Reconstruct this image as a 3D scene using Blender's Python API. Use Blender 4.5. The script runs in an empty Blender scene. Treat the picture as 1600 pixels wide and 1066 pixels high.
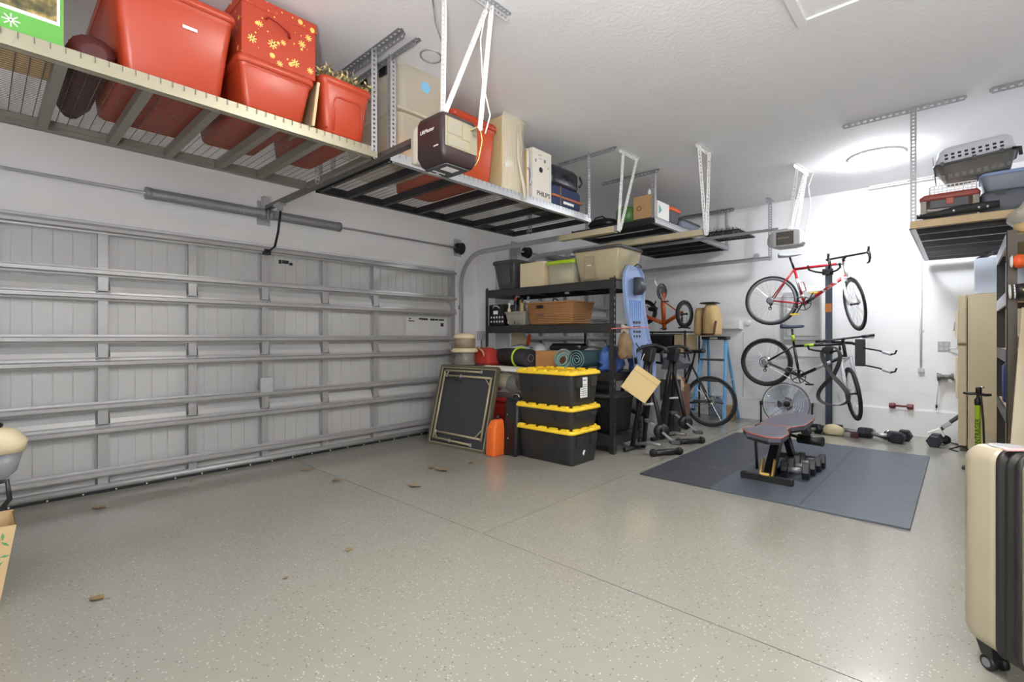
import bpy, bmesh, math, random
from mathutils import Vector as V, Matrix as M
random.seed(7)
SC = bpy.context.scene
COL = SC.collection
PI = math.pi

def srgb(c):
    r = []
    for x in c[:3]:
        x = x/255.0
        r.append(x/12.92 if x <= .04045 else ((x+.055)/1.055)**2.4)
    return (r[0], r[1], r[2], 1.0)

# ------------------------------------------------------------ camera, world, lamps, exposure
cam_d = bpy.data.cameras.new('camera'); cam = bpy.data.objects.new('camera', cam_d); COL.objects.link(cam)
cam_d.sensor_width = 36; cam_d.lens = 765/1600*36; cam_d.clip_start = .05
cam_d.shift_y = -6/1600
cam.location = (0, 0, 1.223)
cam.rotation_euler = (PI/2, 0, math.atan(703/765))
SC.camera = cam
SC.view_settings.view_transform = 'Standard'
SC.view_settings.look = 'None'
SC.view_settings.gamma = 1
SC.view_settings.exposure = 0.48
try: SC.view_settings.use_curve_mapping = False
except Exception: pass
w = bpy.data.worlds.new('world'); SC.world = w; w.use_nodes = True
w.node_tree.nodes['Background'].inputs[0].default_value = (.8, .85, 1, 1)
w.node_tree.nodes['Background'].inputs[1].default_value = .15
try:
    SC.cycles.max_bounces = 10; SC.cycles.diffuse_bounces = 6; SC.cycles.transparent_max_bounces = 12
    SC.cycles.sample_clamp_indirect = 6
except Exception: pass

LAMP_FAR, LAMP_NEAR, LAMP_UP = 82, 96, 480          # emission of the far dome, the added near dome and the added uplight

# ------------------------------------------------------------ materials
def nodes(m):
    m.use_nodes = True
    return m.node_tree.nodes, m.node_tree.links, m.node_tree.nodes['Principled BSDF']
def mat(name, col, rough=.5, metal=0, noise=.06, ns=12, bump=0, bs=150, alpha=1, trans=0, emit=0, coat=0, col2=None, spec=None):
    m = bpy.data.materials.new(name); n, l, p = nodes(m)
    c = srgb(col); p.inputs['Base Color'].default_value = c
    p.inputs['Roughness'].default_value = rough; p.inputs['Metallic'].default_value = metal
    if spec is not None: p.inputs['Specular IOR Level'].default_value = spec
    tc = None
    if noise or bump:
        tc = n.new('ShaderNodeTexCoord')
    if noise:
        t = n.new('ShaderNodeTexNoise'); t.inputs['Scale'].default_value = ns; t.inputs['Detail'].default_value = 5
        l.new(tc.outputs['Object'], t.inputs['Vector'])
        mx = n.new('ShaderNodeMix'); mx.data_type = 'RGBA'
        c2 = srgb(col2) if col2 else tuple(min(1, x*(1+noise*2)) for x in c[:3])+(1,)
        c1 = c if col2 else tuple(x*(1-noise*2) for x in c[:3])+(1,)
        mx.inputs[6].default_value = c1; mx.inputs[7].default_value = c2
        l.new(t.outputs['Fac'], mx.inputs[0]); l.new(mx.outputs[2], p.inputs['Base Color'])
    if bump:
        t2 = n.new('ShaderNodeTexNoise'); t2.inputs['Scale'].default_value = bs; t2.inputs['Detail'].default_value = 4
        l.new(tc.outputs['Object'], t2.inputs['Vector'])
        b = n.new('ShaderNodeBump'); b.inputs['Strength'].default_value = bump; b.inputs['Distance'].default_value = .01
        l.new(t2.outputs['Fac'], b.inputs['Height']); l.new(b.outputs[0], p.inputs['Normal'])
    p.inputs['Alpha'].default_value = alpha
    if trans: p.inputs['Transmission Weight'].default_value = trans
    if coat: p.inputs['Coat Weight'].default_value = coat; p.inputs['Coat Roughness'].default_value = .1
    if emit:
        p.inputs['Emission Color'].default_value = c; p.inputs['Emission Strength'].default_value = emit
    return m

def mat_floor():
    m = mat('epoxy_floor', (149, 147, 137), .17, noise=.035, ns=1.3); n, l, p = nodes(m)
    src = p.inputs['Base Color'].links[0].from_socket
    tc = n.new('ShaderNodeTexCoord')
    vo = n.new('ShaderNodeTexVoronoi'); vo.inputs['Scale'].default_value = 95; vo.voronoi_dimensions = '2D'
    l.new(tc.outputs['Object'], vo.inputs['Vector'])
    sp = n.new('ShaderNodeSeparateColor'); l.new(vo.outputs['Color'], sp.inputs[0])
    def math_(op, a, b):
        k = n.new('ShaderNodeMath'); k.operation = op
        if hasattr(a, 'type'): l.new(a, k.inputs[0])
        else: k.inputs[0].default_value = a
        if hasattr(b, 'type'): l.new(b, k.inputs[1])
        else: k.inputs[1].default_value = b
        return k.outputs[0]
    near = math_('LESS_THAN', vo.outputs['Distance'], .33)
    wh = math_('MULTIPLY', near, math_('GREATER_THAN', sp.outputs[0], .94))
    dk = math_('MULTIPLY', near, math_('LESS_THAN', sp.outputs[0], .03))
    m1 = n.new('ShaderNodeMix'); m1.data_type = 'RGBA'; m1.inputs[7].default_value = srgb((186, 183, 170))
    m2 = n.new('ShaderNodeMix'); m2.data_type = 'RGBA'; m2.inputs[7].default_value = srgb((112, 110, 101))
    l.new(wh, m1.inputs[0]); l.new(src, m1.inputs[6])
    l.new(dk, m2.inputs[0]); l.new(m1.outputs[2], m2.inputs[6]); l.new(m2.outputs[2], p.inputs['Base Color'])
    b = n.new('ShaderNodeBump'); b.inputs['Strength'].default_value = .04; b.inputs['Distance'].default_value = .01
    nb = n.new('ShaderNodeTexNoise'); nb.inputs['Scale'].default_value = 40
    l.new(tc.outputs['Object'], nb.inputs['Vector']); l.new(nb.outputs['Fac'], b.inputs['Height']); l.new(b.outputs[0], p.inputs['Normal'])
    return m

def mat_clear(name, tint, a=.35, rough=.25):
    return mat(name, tint, rough, alpha=a, noise=.03)

def spots(name, base, dots, scale, thr, rough=.6):
    """base colour with round printed dots"""
    m = mat(name, base, rough, noise=0); n, l, p = nodes(m)
    tc = n.new('ShaderNodeTexCoord'); cur = None
    for i, (sc, th, pick) in enumerate(((scale, thr, .55), (scale*2.3, thr*.75, .45))):
        vo = n.new('ShaderNodeTexVoronoi'); vo.inputs['Scale'].default_value = sc
        l.new(tc.outputs['Object'], vo.inputs['Vector'])
        lt = n.new('ShaderNodeMath'); lt.operation = 'LESS_THAN'; lt.inputs[1].default_value = th
        l.new(vo.outputs['Distance'], lt.inputs[0])
        mx = n.new('ShaderNodeMix'); mx.data_type = 'RGBA'; mx.inputs[7].default_value = srgb(dots)
        if cur: l.new(cur, mx.inputs[6])
        else: mx.inputs[6].default_value = srgb(base)
        l.new(lt.outputs[0], mx.inputs[0]); cur = mx.outputs[2]
    l.new(cur, p.inputs['Base Color']); return m

def mat_wave(name, c1, c2, scale, rough=.7, dist=2, direction='X', bump=.3):
    m = mat(name, c1, rough, noise=0); n, l, p = nodes(m)
    tc = n.new('ShaderNodeTexCoord'); wv = n.new('ShaderNodeTexWave'); wv.inputs['Scale'].default_value = scale
    wv.inputs['Distortion'].default_value = dist; wv.bands_direction = direction
    l.new(tc.outputs['Object'], wv.inputs['Vector'])
    mx = n.new('ShaderNodeMix'); mx.data_type = 'RGBA'; mx.inputs[6].default_value = srgb(c1); mx.inputs[7].default_value = srgb(c2)
    l.new(wv.outputs['Fac'], mx.inputs[0]); l.new(mx.outputs[2], p.inputs['Base Color'])
    if bump:
        b = n.new('ShaderNodeBump'); b.inputs['Strength'].default_value = bump; b.inputs['Distance'].default_value = .005
        l.new(wv.outputs['Fac'], b.inputs['Height']); l.new(b.outputs[0], p.inputs['Normal'])
    return m

MT = {
 'floor': mat_floor(),
 'grout': mat('joint_filler', (95, 92, 84), .8),
 'wall': mat('painted_wall', (240, 240, 241), .65, noise=.012, ns=3, bump=.08, bs=60),
 'block': mat('painted_block', (242, 242, 243), .6, noise=.012, ns=6, bump=.12, bs=90),
 'ceil': mat('ceiling_texture', (240, 240, 241), .85, noise=.01, ns=4, bump=.35, bs=38),
 'trim': mat('white_trim', (238, 238, 238), .45, noise=.01),
 'door': mat('galvanised_door', (193, 193, 192), .42, noise=.02, ns=5, metal=.1),
 'doorf': mat('door_framing_steel', (174, 174, 174), .36, metal=.35, noise=.03),
 'galv': mat('galvanised_steel', (184, 185, 188), .38, metal=.55, noise=.05, ns=20),
 'galvd': mat('dull_galvanised', (150, 151, 154), .45, metal=.5, noise=.05, ns=20),
 'rack': mat('grey_rack_steel', (158, 152, 130), .4, metal=.35, noise=.03),
 'trackt': mat('tan_track_steel', (188, 176, 146), .45, metal=.2),
 'rackt': mat('tan_rack_steel', (164, 142, 104), .45, metal=.2),
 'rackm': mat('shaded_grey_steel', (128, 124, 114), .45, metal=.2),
 'raild': mat('dark_rail_steel', (92, 88, 84), .4, metal=.4),
 'rackd': mat('shaded_rack_steel', (46, 45, 46), .45, metal=.2),  # grey rack steel with the shade of undersides and end beams in its colour
 'wire': mat('rack_wire', (112, 108, 98), .45, metal=.3),
 'white': mat('white_steel', (240, 240, 238), .4, noise=.02),
 'black': mat('black_plastic', (30, 30, 32), .42, noise=.05),
 'blackm': mat('black_metal', (34, 34, 36), .38, metal=.3),
 'shelf': mat('black_shelf_steel', (52, 51, 51), .42, metal=.25),
 'rubber': mat('black_rubber', (27, 27, 29), .7),
 'grey': mat('mid_grey_plastic', (120, 122, 126), .5),
 'dgrey': mat('dark_grey_plastic', (72, 73, 76), .5),
 'lgrey': mat('light_grey_plastic', (190, 192, 196), .45),
 'chrome': mat('chrome', (215, 216, 220), .18, metal=1, noise=0),
 'red': mat('red_plastic', (168, 58, 30), .36, noise=.03),
 'redd': mat('dark_red_plastic', (150, 34, 26), .5, noise=.04),
 'orange': mat('orange_plastic', (228, 92, 40), .42, noise=.03),
 'yellow': mat('yellow_plastic', (252, 212, 52), .42, noise=.02),
 'cream': mat('cream_plastic', (228, 214, 176), .45, noise=.02),
 'card': mat('cardboard', (186, 150, 104), .85, noise=.05, ns=9),
 'kraft': mat('kraft_paper', (196, 168, 124), .85, noise=.06, ns=7),
 'tan': mat('tan_canvas', (196, 166, 116), .85, noise=.06, bump=.3),
 'brown': mat('brown_leather', (112, 78, 62), .5, noise=.08, bump=.2),
 'wood': mat_wave('pine_board', (212, 188, 146), (192, 164, 120), 3, .6, 3, 'X', .05),
 'paper': mat('white_paper', (238, 236, 230), .8, noise=.02),
 'blue': mat('blue_plastic', (138, 160, 200), .42, noise=.03),
 'navy': mat('navy_fabric', (44, 56, 92), .8, noise=.1, bump=.2),
 'denim': mat('blue_tarp', (66, 98, 160), .6, noise=.12, ns=8, bump=.4, bs=12),
 'green': mat('green_plastic', (92, 138, 70), .3, noise=.05),
 'lime': mat('lime_plastic', (168, 204, 40), .4, noise=.03),
 'clear': mat_clear('clear_plastic', (225, 222, 210), .5),
 'clearw': mat_clear('thin_clear_wrap', (236, 230, 214), .5, .15),
 'label': mat('label_paper', (240, 240, 238), .6, noise=.01),
 'ink': mat('print_black', (25, 25, 27), .6, noise=0),
}

# ------------------------------------------------------------ mesh builder
ORG = {}
class MB:
    def __init__(s): s.v = []; s.f = []; s.s = []
    def add(s, vs, fs, smooth=False):
        o = len(s.v); s.v.extend([V(p) for p in vs])
        for f in fs: s.f.append([i+o for i in f]); s.s.append(smooth)
        return s
    BF = [(0,3,2,1),(4,5,6,7),(0,1,5,4),(1,2,6,5),(2,3,7,6),(3,0,4,7)]
    def box(s, x0, x1, y0, y1, z0, z1):
        if x0 > x1: x0, x1 = x1, x0
        if y0 > y1: y0, y1 = y1, y0
        if z0 > z1: z0, z1 = z1, z0
        return s.add([(x0,y0,z0),(x1,y0,z0),(x1,y1,z0),(x0,y1,z0),(x0,y0,z1),(x1,y0,z1),(x1,y1,z1),(x0,y1,z1)], s.BF)
    def obox(s, c, sz, R):
        c = V(c); a, b, d = sz[0]/2, sz[1]/2, sz[2]/2
        return s.add([c+R@V(p) for p in [(-a,-b,-d),(a,-b,-d),(a,b,-d),(-a,b,-d),(-a,-b,d),(a,-b,d),(a,b,d),(-a,b,d)]], s.BF)
    def bar(s, p0, p1, w, h, up=(0,0,1)):
        p0, p1 = V(p0), V(p1); t = (p1-p0).normalized(); up = V(up)
        if abs(t.dot(up)) > .99: up = V((0,1,0)) if abs(t.y) < .9 else V((1,0,0))
        sd = t.cross(up).normalized(); u = sd.cross(t)
        q = [(-w/2,-h/2),(w/2,-h/2),(w/2,h/2),(-w/2,h/2)]
        vs = [p0+sd*a+u*b for a, b in q]+[p1+sd*a+u*b for a, b in q]
        return s.add(vs, [(0,3,2,1),(4,5,6,7),(0,1,5,4),(1,2,6,5),(2,3,7,6),(3,0,4,7)])
    def tube(s, pts, r, n=8, closed=False, caps=True, flat=1.0, fu=None):
        P = [V(p) for p in pts]; N = len(P); rs = r if isinstance(r, (list, tuple)) else [r]*N
        T = []
        for i in range(N):
            a = P[i-1] if (i > 0 or closed) else P[0]; b = P[(i+1) % N] if (i < N-1 or closed) else P[-1]
            d = b-a; T.append(d.normalized() if d.length > 1e-9 else V((0,0,1)))
        u = V(fu) if fu else (V((0,0,1)) if abs(T[0].z) < .9 else V((1,0,0)))
        vs = []
        for i in range(N):
            u = (u-T[i]*u.dot(T[i]))
            if u.length < 1e-6: u = T[i].orthogonal()
            u.normalize(); w2 = T[i].cross(u)
            for k in range(n):
                a = 2*PI*k/n
                vs.append(P[i]+(u*math.cos(a)*flat+w2*math.sin(a))*rs[i])
        fs = []; R = N if closed else N-1
        for i in range(R):
            j = (i+1) % N
            for k in range(n):
                k2 = (k+1) % n
                fs.append((i*n+k, i*n+k2, j*n+k2, j*n+k))
        s.add(vs, fs, n > 4)
        if caps and not closed:
            o = len(s.v)-len(vs)
            s.f.append([o+k for k in range(n)][::-1]); s.s.append(False)
            s.f.append([o+(N-1)*n+k for k in range(n)]); s.s.append(False)
        return s
    def loft(s, rings, cap0=True, cap1=True, smooth=True, closed=False):
        n = len(rings[0]); vs = [p for r in rings for p in r]; fs = []
        R = len(rings) if closed else len(rings)-1
        for i in range(R):
            j = (i+1) % len(rings)
            for k in range(n):
                k2 = (k+1) % n
                fs.append((i*n+k, i*n+k2, j*n+k2, j*n+k))
        o = len(s.v); s.add(vs, fs, smooth)
        if not closed:
            if cap0: s.f.append([o+k for k in range(n)][::-1]); s.s.append(False)
            if cap1: s.f.append([o+(len(rings)-1)*n+k for k in range(n)]); s.s.append(False)
        return s
    def lathe(s, prof, org=(0,0,0), axis=(0,0,1), n=20, smooth=True):
        ax = V(axis).normalized(); a = ax.orthogonal().normalized(); b = ax.cross(a); O = V(org)
        rings = [[O+ax*z+(a*math.cos(2*PI*k/n)+b*math.sin(2*PI*k/n))*max(r, 1e-4) for k in range(n)] for r, z in prof]
        return s.loft(rings, True, True, smooth)
    def prism(s, pts, vec):
        P = [V(p) for p in pts]; vec = V(vec); n = len(P); o = len(s.v)
        s.v.extend(P+[p+vec for p in P])
        s.f.append([o+i for i in range(n)][::-1]); s.f.append([o+n+i for i in range(n)]); s.s += [False, False]
        for i in range(n):
            j = (i+1) % n; s.f.append([o+i, o+j, o+n+j, o+n+i]); s.s.append(False)
        return s
    def torus(s, c, axis, R, r, n=28, m=8, a0=0, a1=2*PI, ux=None, sy=1):
        ax = V(axis).normalized(); u = V(ux) if ux else ax.orthogonal(); u = (u-ax*u.dot(ax)).normalized(); w2 = ax.cross(u); c = V(c)
        full = abs(a1-a0) > 2*PI-.01; N = n if full else n+1
        pts = [c+u*math.cos(a0+(a1-a0)*i/n)*R+w2*math.sin(a0+(a1-a0)*i/n)*R*sy for i in range(N)]
        return s.tube(pts, r, m, full, True, 1, ax)
    def ball(s, c, r, n=12, m=8):
        if not isinstance(r, (tuple, list)): r = (r, r, r)
        rings = []
        for i in range(m+1):
            t = -PI/2+PI*i/m; cz = math.cos(t) if 0 < i < m else 1e-3
            rings.append([(c[0]+r[0]*cz*math.cos(2*PI*k/n), c[1]+r[1]*cz*math.sin(2*PI*k/n), c[2]+r[2]*math.sin(t)) for k in range(n)])
        return s.loft(rings)
    def warp(s, fn): s.v = [V(fn(p)) for p in s.v]; return s
    def xf(s, m): s.v = [m@p for p in s.v]; return s
    def build(s, name, m, parent=None, bev=0, **kw):
        o0 = ORG.get(parent.name, V((0,0,0))) if parent else V((0,0,0))
        me = bpy.data.meshes.new(name); me.from_pydata([p-o0 for p in s.v], [], s.f); me.update()
        me.polygons.foreach_set('use_smooth', s.s)
        if isinstance(m, str): m = MT[m]
        me.materials.append(m)
        bm = bmesh.new(); bm.from_mesh(me); bmesh.ops.recalc_face_normals(bm, faces=bm.faces)
        if bev:
            es = [e for e in bm.edges if len(e.link_faces) == 2 and e.calc_face_angle(0) > .7]
            bmesh.ops.bevel(bm, geom=es, offset=bev, segments=2, profile=.6, affect='EDGES', clamp_overlap=True)
        bm.to_mesh(me); bm.free()
        o = bpy.data.objects.new(name, me); COL.objects.link(o)
        if parent: o.parent = parent; ORG[o.name] = o0
        for k, v in kw.items(): o[k] = v
        return o

def rr(cx, cy, w, d, r, z, n=4):
    pts = []; r = min(r, w/2-1e-4, d/2-1e-4)
    for sx, sy, a in ((1,1,0),(-1,1,PI/2),(-1,-1,PI),(1,-1,3*PI/2)):
        for i in range(n+1):
            t = a+PI/2*i/n
            pts.append((cx+sx*(w/2-r)+r*math.cos(t), cy+sy*(d/2-r)+r*math.sin(t), z))
    return pts
def thing(name, label, cat, loc=(0,0,0), group=None):
    o = bpy.data.objects.new(name, None); COL.objects.link(o); o.location = loc; o.empty_display_size = .1
    o['label'] = label; o['category'] = cat
    if group: o['group'] = group
    ORG[o.name] = V(loc); return o
def tag(o, label, cat, group=None):
    o['label'] = label; o['category'] = cat
    if group: o['group'] = group
    return o
def struct(o, label=None):
    o['kind'] = 'structure'
    if label: o['label'] = label
    return o
def dup(o, parent=None, loc=None, rot=None, label=None):
    c = o.copy(); COL.objects.link(c)
    if parent: c.parent = parent
    if loc is not None: c.location = loc
    if rot is not None: c.rotation_euler = rot
    if label: c['label'] = label
    for ch in list(o.children): dup(ch, c)
    return c
def rx(a): return M.Rotation(a, 3, 'X')
def ry(a): return M.Rotation(a, 3, 'Y')
def rz(a): return M.Rotation(a, 3, 'Z')
def text(name, s, m, parent, size, origin, xdir, ydir, depth=.001, align='CENTER'):
    """flat lettering as a mesh: xdir = reading direction, ydir = up"""
    cu = bpy.data.curves.new(name, 'FONT'); cu.body = s; cu.size = size; cu.extrude = depth; cu.align_x = align; cu.align_y = 'CENTER'
    cu.resolution_u = 2
    tmp = bpy.data.objects.new(name, cu); COL.objects.link(tmp)
    dg = bpy.context.evaluated_depsgraph_get(); me = bpy.data.meshes.new_from_object(tmp.evaluated_get(dg))
    bpy.data.objects.remove(tmp); X = V(xdir).normalized(); Y = V(ydir).normalized(); Z = X.cross(Y)
    o0 = ORG.get(parent.name, V((0,0,0)))
    mt = M((X, Y, Z)).transposed().to_4x4(); mt.translation = V(origin)-o0
    me.transform(mt); me.materials.clear(); me.materials.append(MT[m] if isinstance(m, str) else m)
    o = bpy.data.objects.new(name, me); COL.objects.link(o); o.parent = parent; ORG[o.name] = o0
    return o
def perf(mb, p0, p1, wdir, w, t, pitch, hole=.5, edge=.3):
    """perforated flat strip from p0 to p1: two rails joined by bridges, so the slots are real holes"""
    p0, p1 = V(p0), V(p1); ax = p1-p0; L = ax.length; ax.normalize(); wd = V(wdir); wd = (wd-ax*wd.dot(ax)).normalized(); nn = ax.cross(wd)
    R = M((ax, wd, nn)).transposed(); e = w*edge
    for sgn in (-1, 1):
        mb.obox((p0+p1)/2+wd*sgn*(w/2-e/2), (L, e, t), R)
    k = max(1, int(L/pitch))
    for i in range(k+1):
        c = p0+ax*(L*i/k); ln = pitch*(1-hole)
        mb.obox(c, (ln, w-2*e+.001, t), R)
    return mb
# ============================================================ room shell
XD = -4.985           # inner face of the double garage door
HC = 3.18
base = MB().box(-5.3, 1.2, -1.4, 8.1, -.12, -.006).build('floor', 'grout'); struct(base, 'speckled grey-green epoxy garage floor')
for a in ((-5.25, 1.1, -1.3, 2.117), (-5.25, -2.203, 2.123, 8.0), (-2.197, 1.1, 2.123, 8.0)):
    MB().box(a[0], a[1], a[2], a[3], -.03, 0).build('slab', 'floor', base)
cl = MB().box(-5.3, 1.2, -1.4, 8.1, HC, HC+.1).build('ceiling', 'ceil'); struct(cl, 'textured white garage ceiling')
wl = MB().box(-5.3, -5.03, -1.3, 4.74, 2.105, HC).box(-5.3, -5.03, -1.3, -.57, 0, 2.105).box(-5.3, -5.03, 4.30, 4.74, 0, 2.105).box(-5.3, -5.09, -.57, 4.30, 0, 2.105).box(-5.3, -4.66, 4.74, 5.12, 0, HC).box(-5.3, -4.66, 5.12, 7.58, 2.105, HC).box(-5.3, -4.72, 5.12, 7.58, 0, 2.105).box(-5.3, -4.66, 7.58, 8.0, 0, HC).build('wall_left', 'wall')
struct(wl, 'white wall holding both garage doors')
YW = 7.85
wf = MB().box(-4.66, 1.0, YW+.003, YW+.2, 0, HC).build('wall_far', 'wall'); struct(wf, 'white painted block wall behind the bikes')
b0 = None
for r in range(14):
    z0 = .318+r*.2045; x = -4.66+(0 if r % 2 else -.203)
    while x < 1.0:
        a, b = max(x, -4.66), min(x+.406, 1.0)
        if b-a > .05:
            if b0 is None and b-a > .4:
                b0 = MB().box(-.2015, .2015, YW, YW+.02, -.1007, .1007).build('block', 'block', wf); o = b0
            elif b0 is None:
                o = MB().box(-.2015, .2015, YW, YW+.02, -.1007, .1007).build('block', 'block', wf); b0 = o
            else:
                o = b0.copy(); COL.objects.link(o)
            o.location = ((a+b)/2, 0, z0+.1022); o.scale = ((b-a-.003)/.403, 1, 1)
        x += .406
st = MB().box(-4.66, 1.0, YW-.025, YW+.01, 0, .316).build('baseboard_far', 'wall'); struct(st, 'raised white concrete curb along the far wall')
MB().box(.98, 1.15, -1.3, 8.0, 0, HC).build('wall_right', 'wall', kind='structure', label='plain white right wall')
MB().box(-5.3, 1.1, -1.35, -1.2, 0, HC).build('wall_back', 'wall', kind='structure', label='plain white wall behind the camera')
# header board and jamb trim of the double door
MB().box(-5.04, -5.012, -.9, 4.33, 2.13, 2.262).build('trim_1', 'trim', kind='structure', label='painted header board above the double garage door')
MB().box(-5.04, -4.995, 4.31, 4.36, 0, 2.262).build('trim_2', 'trim', kind='structure', label='painted jamb right of the double garage door')
# attic hatch frame
ha = MB().box(-.70, -.06, 2.2, 3.42, HC-.008, HC+.01).build('attic_hatch', 'ceil'); struct(ha, 'attic hatch panel in the ceiling')
for bx in ((-.76,-.70,2.14,3.48),(-.06,0.0,2.14,3.48),(-.70,-.06,3.42,3.48),(-.70,-.06,2.14,2.2)):
    MB().box(bx[0], bx[1], bx[2], bx[3], HC-.02, HC).build('hatch_trim', 'trim', ha, bev=.006)

# ============================================================ sectional garage doors
def garage_door(name, X, y0, y1, stiles, label, hinge_at, nsec=4, sh=.525):
    root = MB().box(X-.085, X-.075, y0, y1, .005, sh*nsec).build(name, 'door'); struct(root, label)
    pan = {}; sti = stu = rail = hin = None
    for k in range(nsec):
        z0 = k*sh
        sec = MB().box(X-.075, X-.062, y0, y1, z0+.003, z0+sh-.003).build('section', 'door', root)
        ys = [y0]+[s for s in stiles if y0+.05 < s < y1-.05]+[y1]
        for a, b in zip(ys, ys[1:]):
            wd = round(b-a, 2)
            n = max(2, round((wd-.14)/.11)); key = wd
            if key not in pan:
                mb = MB(); q = (wd-.16)/n
                for i in range(n):
                    mb.box(X-.063, X-.0575, .10+i*q+.0025, .10+(i+1)*q-.0025, .05, sh-.035)
                pan[key] = mb.build('panel', 'door', sec, bev=.002); o = pan[key]
            else:
                o = pan[key].copy(); COL.objects.link(o); o.parent = sec
            o.location = (0, a, z0)
        for s in ys:
            ss = min(max(s, y0+.03), y1-.03)
            if sti is None:
                m = MB().box(X-.062, X+.004, -.031, .031, .012, sh-.004)
                m.box(X-.062, X-.05, -.042, -.03, .012, sh-.004).box(X-.062, X-.05, .03, .042, .012, sh-.004)
                for zz in (.08, .20, sh-.03, sh-.08): m.lathe([(.006, 0), (.006, .004)], (X+.004, .012, zz), (1,0,0), 6)
                sti = m.build('stile', 'doorf', sec); o = sti
            else: o = sti.copy(); COL.objects.link(o); o.parent = sec
            o.location = (0, ss, z0)
        for zz in (z0+.158, z0+sh-.03):
            if stu is None:
                pr = [(0,-.036),(.006,-.036),(.008,-.022),(.05,-.016),(.05,.010),(.008,.018),(.006,.034),(0,.034)]
                stu = MB().prism([(X+.004+a, y0+.005, b) for a, b in pr], (0, y1-y0-.01, 0)).build('strut', 'doorf', sec); o = stu
            else: o = stu.copy(); COL.objects.link(o); o.parent = sec
            o.location = (0, 0, zz)
        if rail is None:
            m = MB(); pr = [(-.062,.0),(-.006,.002),(-.004,.016),(-.014,.05),(-.05,.10),(-.062,.102)]
            for a, b in zip(ys, ys[1:]): m.prism([(X+p, a+.045, q) for p, q in pr], (0, b-a-.09, 0))
            rail = m.build('bottom_rail', 'door', sec); o = rail
        else: o = rail.copy(); COL.objects.link(o); o.parent = sec
        o.location = (0, 0, z0)
        if k:
            for i, s in enumerate(ys):
                if i not in hinge_at and i % 2 == 0: pass
                if hin is None:
                    m = MB().box(X+.004, X+.008, -.028, .028, .012, .06).box(X+.004, X+.008, -.028, .028, -.05, -.012)
                    m.tube([(X+.012, -.045, 0), (X+.012, .045, 0)], .007, 8)
                    m.box(X+.004, X+.016, -.042, -.034, -.018, .018).box(X+.004, X+.016, .034, .042, -.018, .018)
                    hin = m.build('hinge', 'doorf', sec); o = hin
                else: o = hin.copy(); COL.objects.link(o); o.parent = sec
                o.location = (0, min(max(s, y0+.03), y1-.03), z0)
    MB().tube([(X-.005, y0, .045), (X-.005, y1, .045)], .028, 10).build('bottom_bar', 'doorf', root)
    MB().box(X-.04, X+.012, y0, y1, 0, .02).build('bottom_seal', 'rubber', root)
    m = MB(); y = y0+.1
    while y < y1: m.lathe([(.007, 0), (.005, .006)], (X+.012, y, .012), (1,0,0), 6); y += .2
    m.build('seal_dot', 'white', root)  # row of small white dots along the bottom seal
    return root
ST = [1.88+.61*i for i in (-3, -2, -1, 0, 1, 2)]
d1 = garage_door('door_1', XD, -.56, 4.29, ST, 'closed galvanised double garage door seen from inside', (2, 4, 6))
MB().box(XD+.009, XD+.05, 1.82, 1.94, .665, .835).build('access_box', 'lgrey', d1, bev=.008, label='pale grey box fixed to the middle stile')
# printed notices on the door (too blurred in the photograph to read): short dark print lines
lb = MB().box(XD-.0575, XD-.057, 3.56, 4.19, 1.13, 1.47).build('notice_sticker', mat('sticker', (206, 206, 206), .5, noise=.01), d1)
m = MB()
for i, (a, b, z, h) in enumerate(((3.60,3.63,1.452,.016),(3.59,3.68,1.425,.012),(3.75,3.80,1.455,.02),(3.80,3.89,1.452,.024),(3.93,4.00,1.450,.026),(4.005,4.06,1.450,.022),(4.07,4.16,1.448,.02),(4.10,4.15,1.385,.045))):
    m.box(XD-.057, XD-.0563, a, b, z-h/2, z+h/2)
m.build('notice_print', 'ink', lb)
m = MB(); m.box(XD-.058, XD-.0562, 2.03, 2.06, 1.96, 2.0).box(XD-.058, XD-.0562, 2.065, 2.13, 1.965, 2.0).box(XD-.058, XD-.0562, 2.135, 2.17, 1.955, 1.982)
m.build('dark_scuff', 'ink', d1)
d2 = garage_door('door_2', -4.63, 5.13, 7.57, [5.74, 6.35, 6.96], 'white single garage door behind the black shelf', (1, 3))

# ---- door hardware
def track(name, label, X, Y, xe, zt=2.33, R=.42, door_side=1):
    t = thing(name, label, 'track', (X, Y, 0))
    pts = [(X, Y, .04), (X, Y, zt-R)]
    for i in range(1, 9):
        a = PI/2*i/8; pts.append((X+R-R*math.cos(a), Y, zt-R+R*math.sin(a)))
    pts.append((xe, Y, zt+.005))
    # channel section: web and two lips
    prof = [(-.028,-.011),(.028,-.011),(.028,.011),(.022,.011),(.022,-.006),(-.022,-.006),(-.022,.011),(-.028,.011)]
    P = [V(p) for p in pts]; rings = []
    for i in range(len(P)):
        tt = ((P[i+1] if i < len(P)-1 else P[i])-(P[i-1] if i else P[i])).normalized(); nn = V((0, 1, 0)).cross(tt)
        rings.append([P[i]+V((0, b*door_side, 0))+nn*a for a, b in prof])
    MB().loft(rings, smooth=False).build('rail', 'galv', t)
    for z in (.4, 1.0, 1.6): MB().box(X-.05, X-.005, Y-.012, Y+.03, z, z+.05).build('wall_bracket', 'galv', t)
    return t
track('door_track', 'curved steel right-hand track of the double door, ending above the black shelf', -4.975, 4.40, -2.6, door_side=-1)
track('door_track', 'horizontal steel track under the overhead rack with boxes, left of single door', -4.58, 5.15, -1.99)
track('door_track', 'thin steel track close along the far wall near the corner', -4.58, 7.53, -1.98, door_side=-1)

for nm_, xa, xb, yy in (('door_track', -3.3, -2.60, 4.40), ('door_track.001', -3.15, -1.99, 5.15)):
    MB().box(xa, xb, yy-.05, yy+.03, 2.292, 2.297).box(xa, xb, yy-.05, yy-.046, 2.297, 2.35).build('stiffener_angle', 'trackt', bpy.data.objects[nm_])

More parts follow.
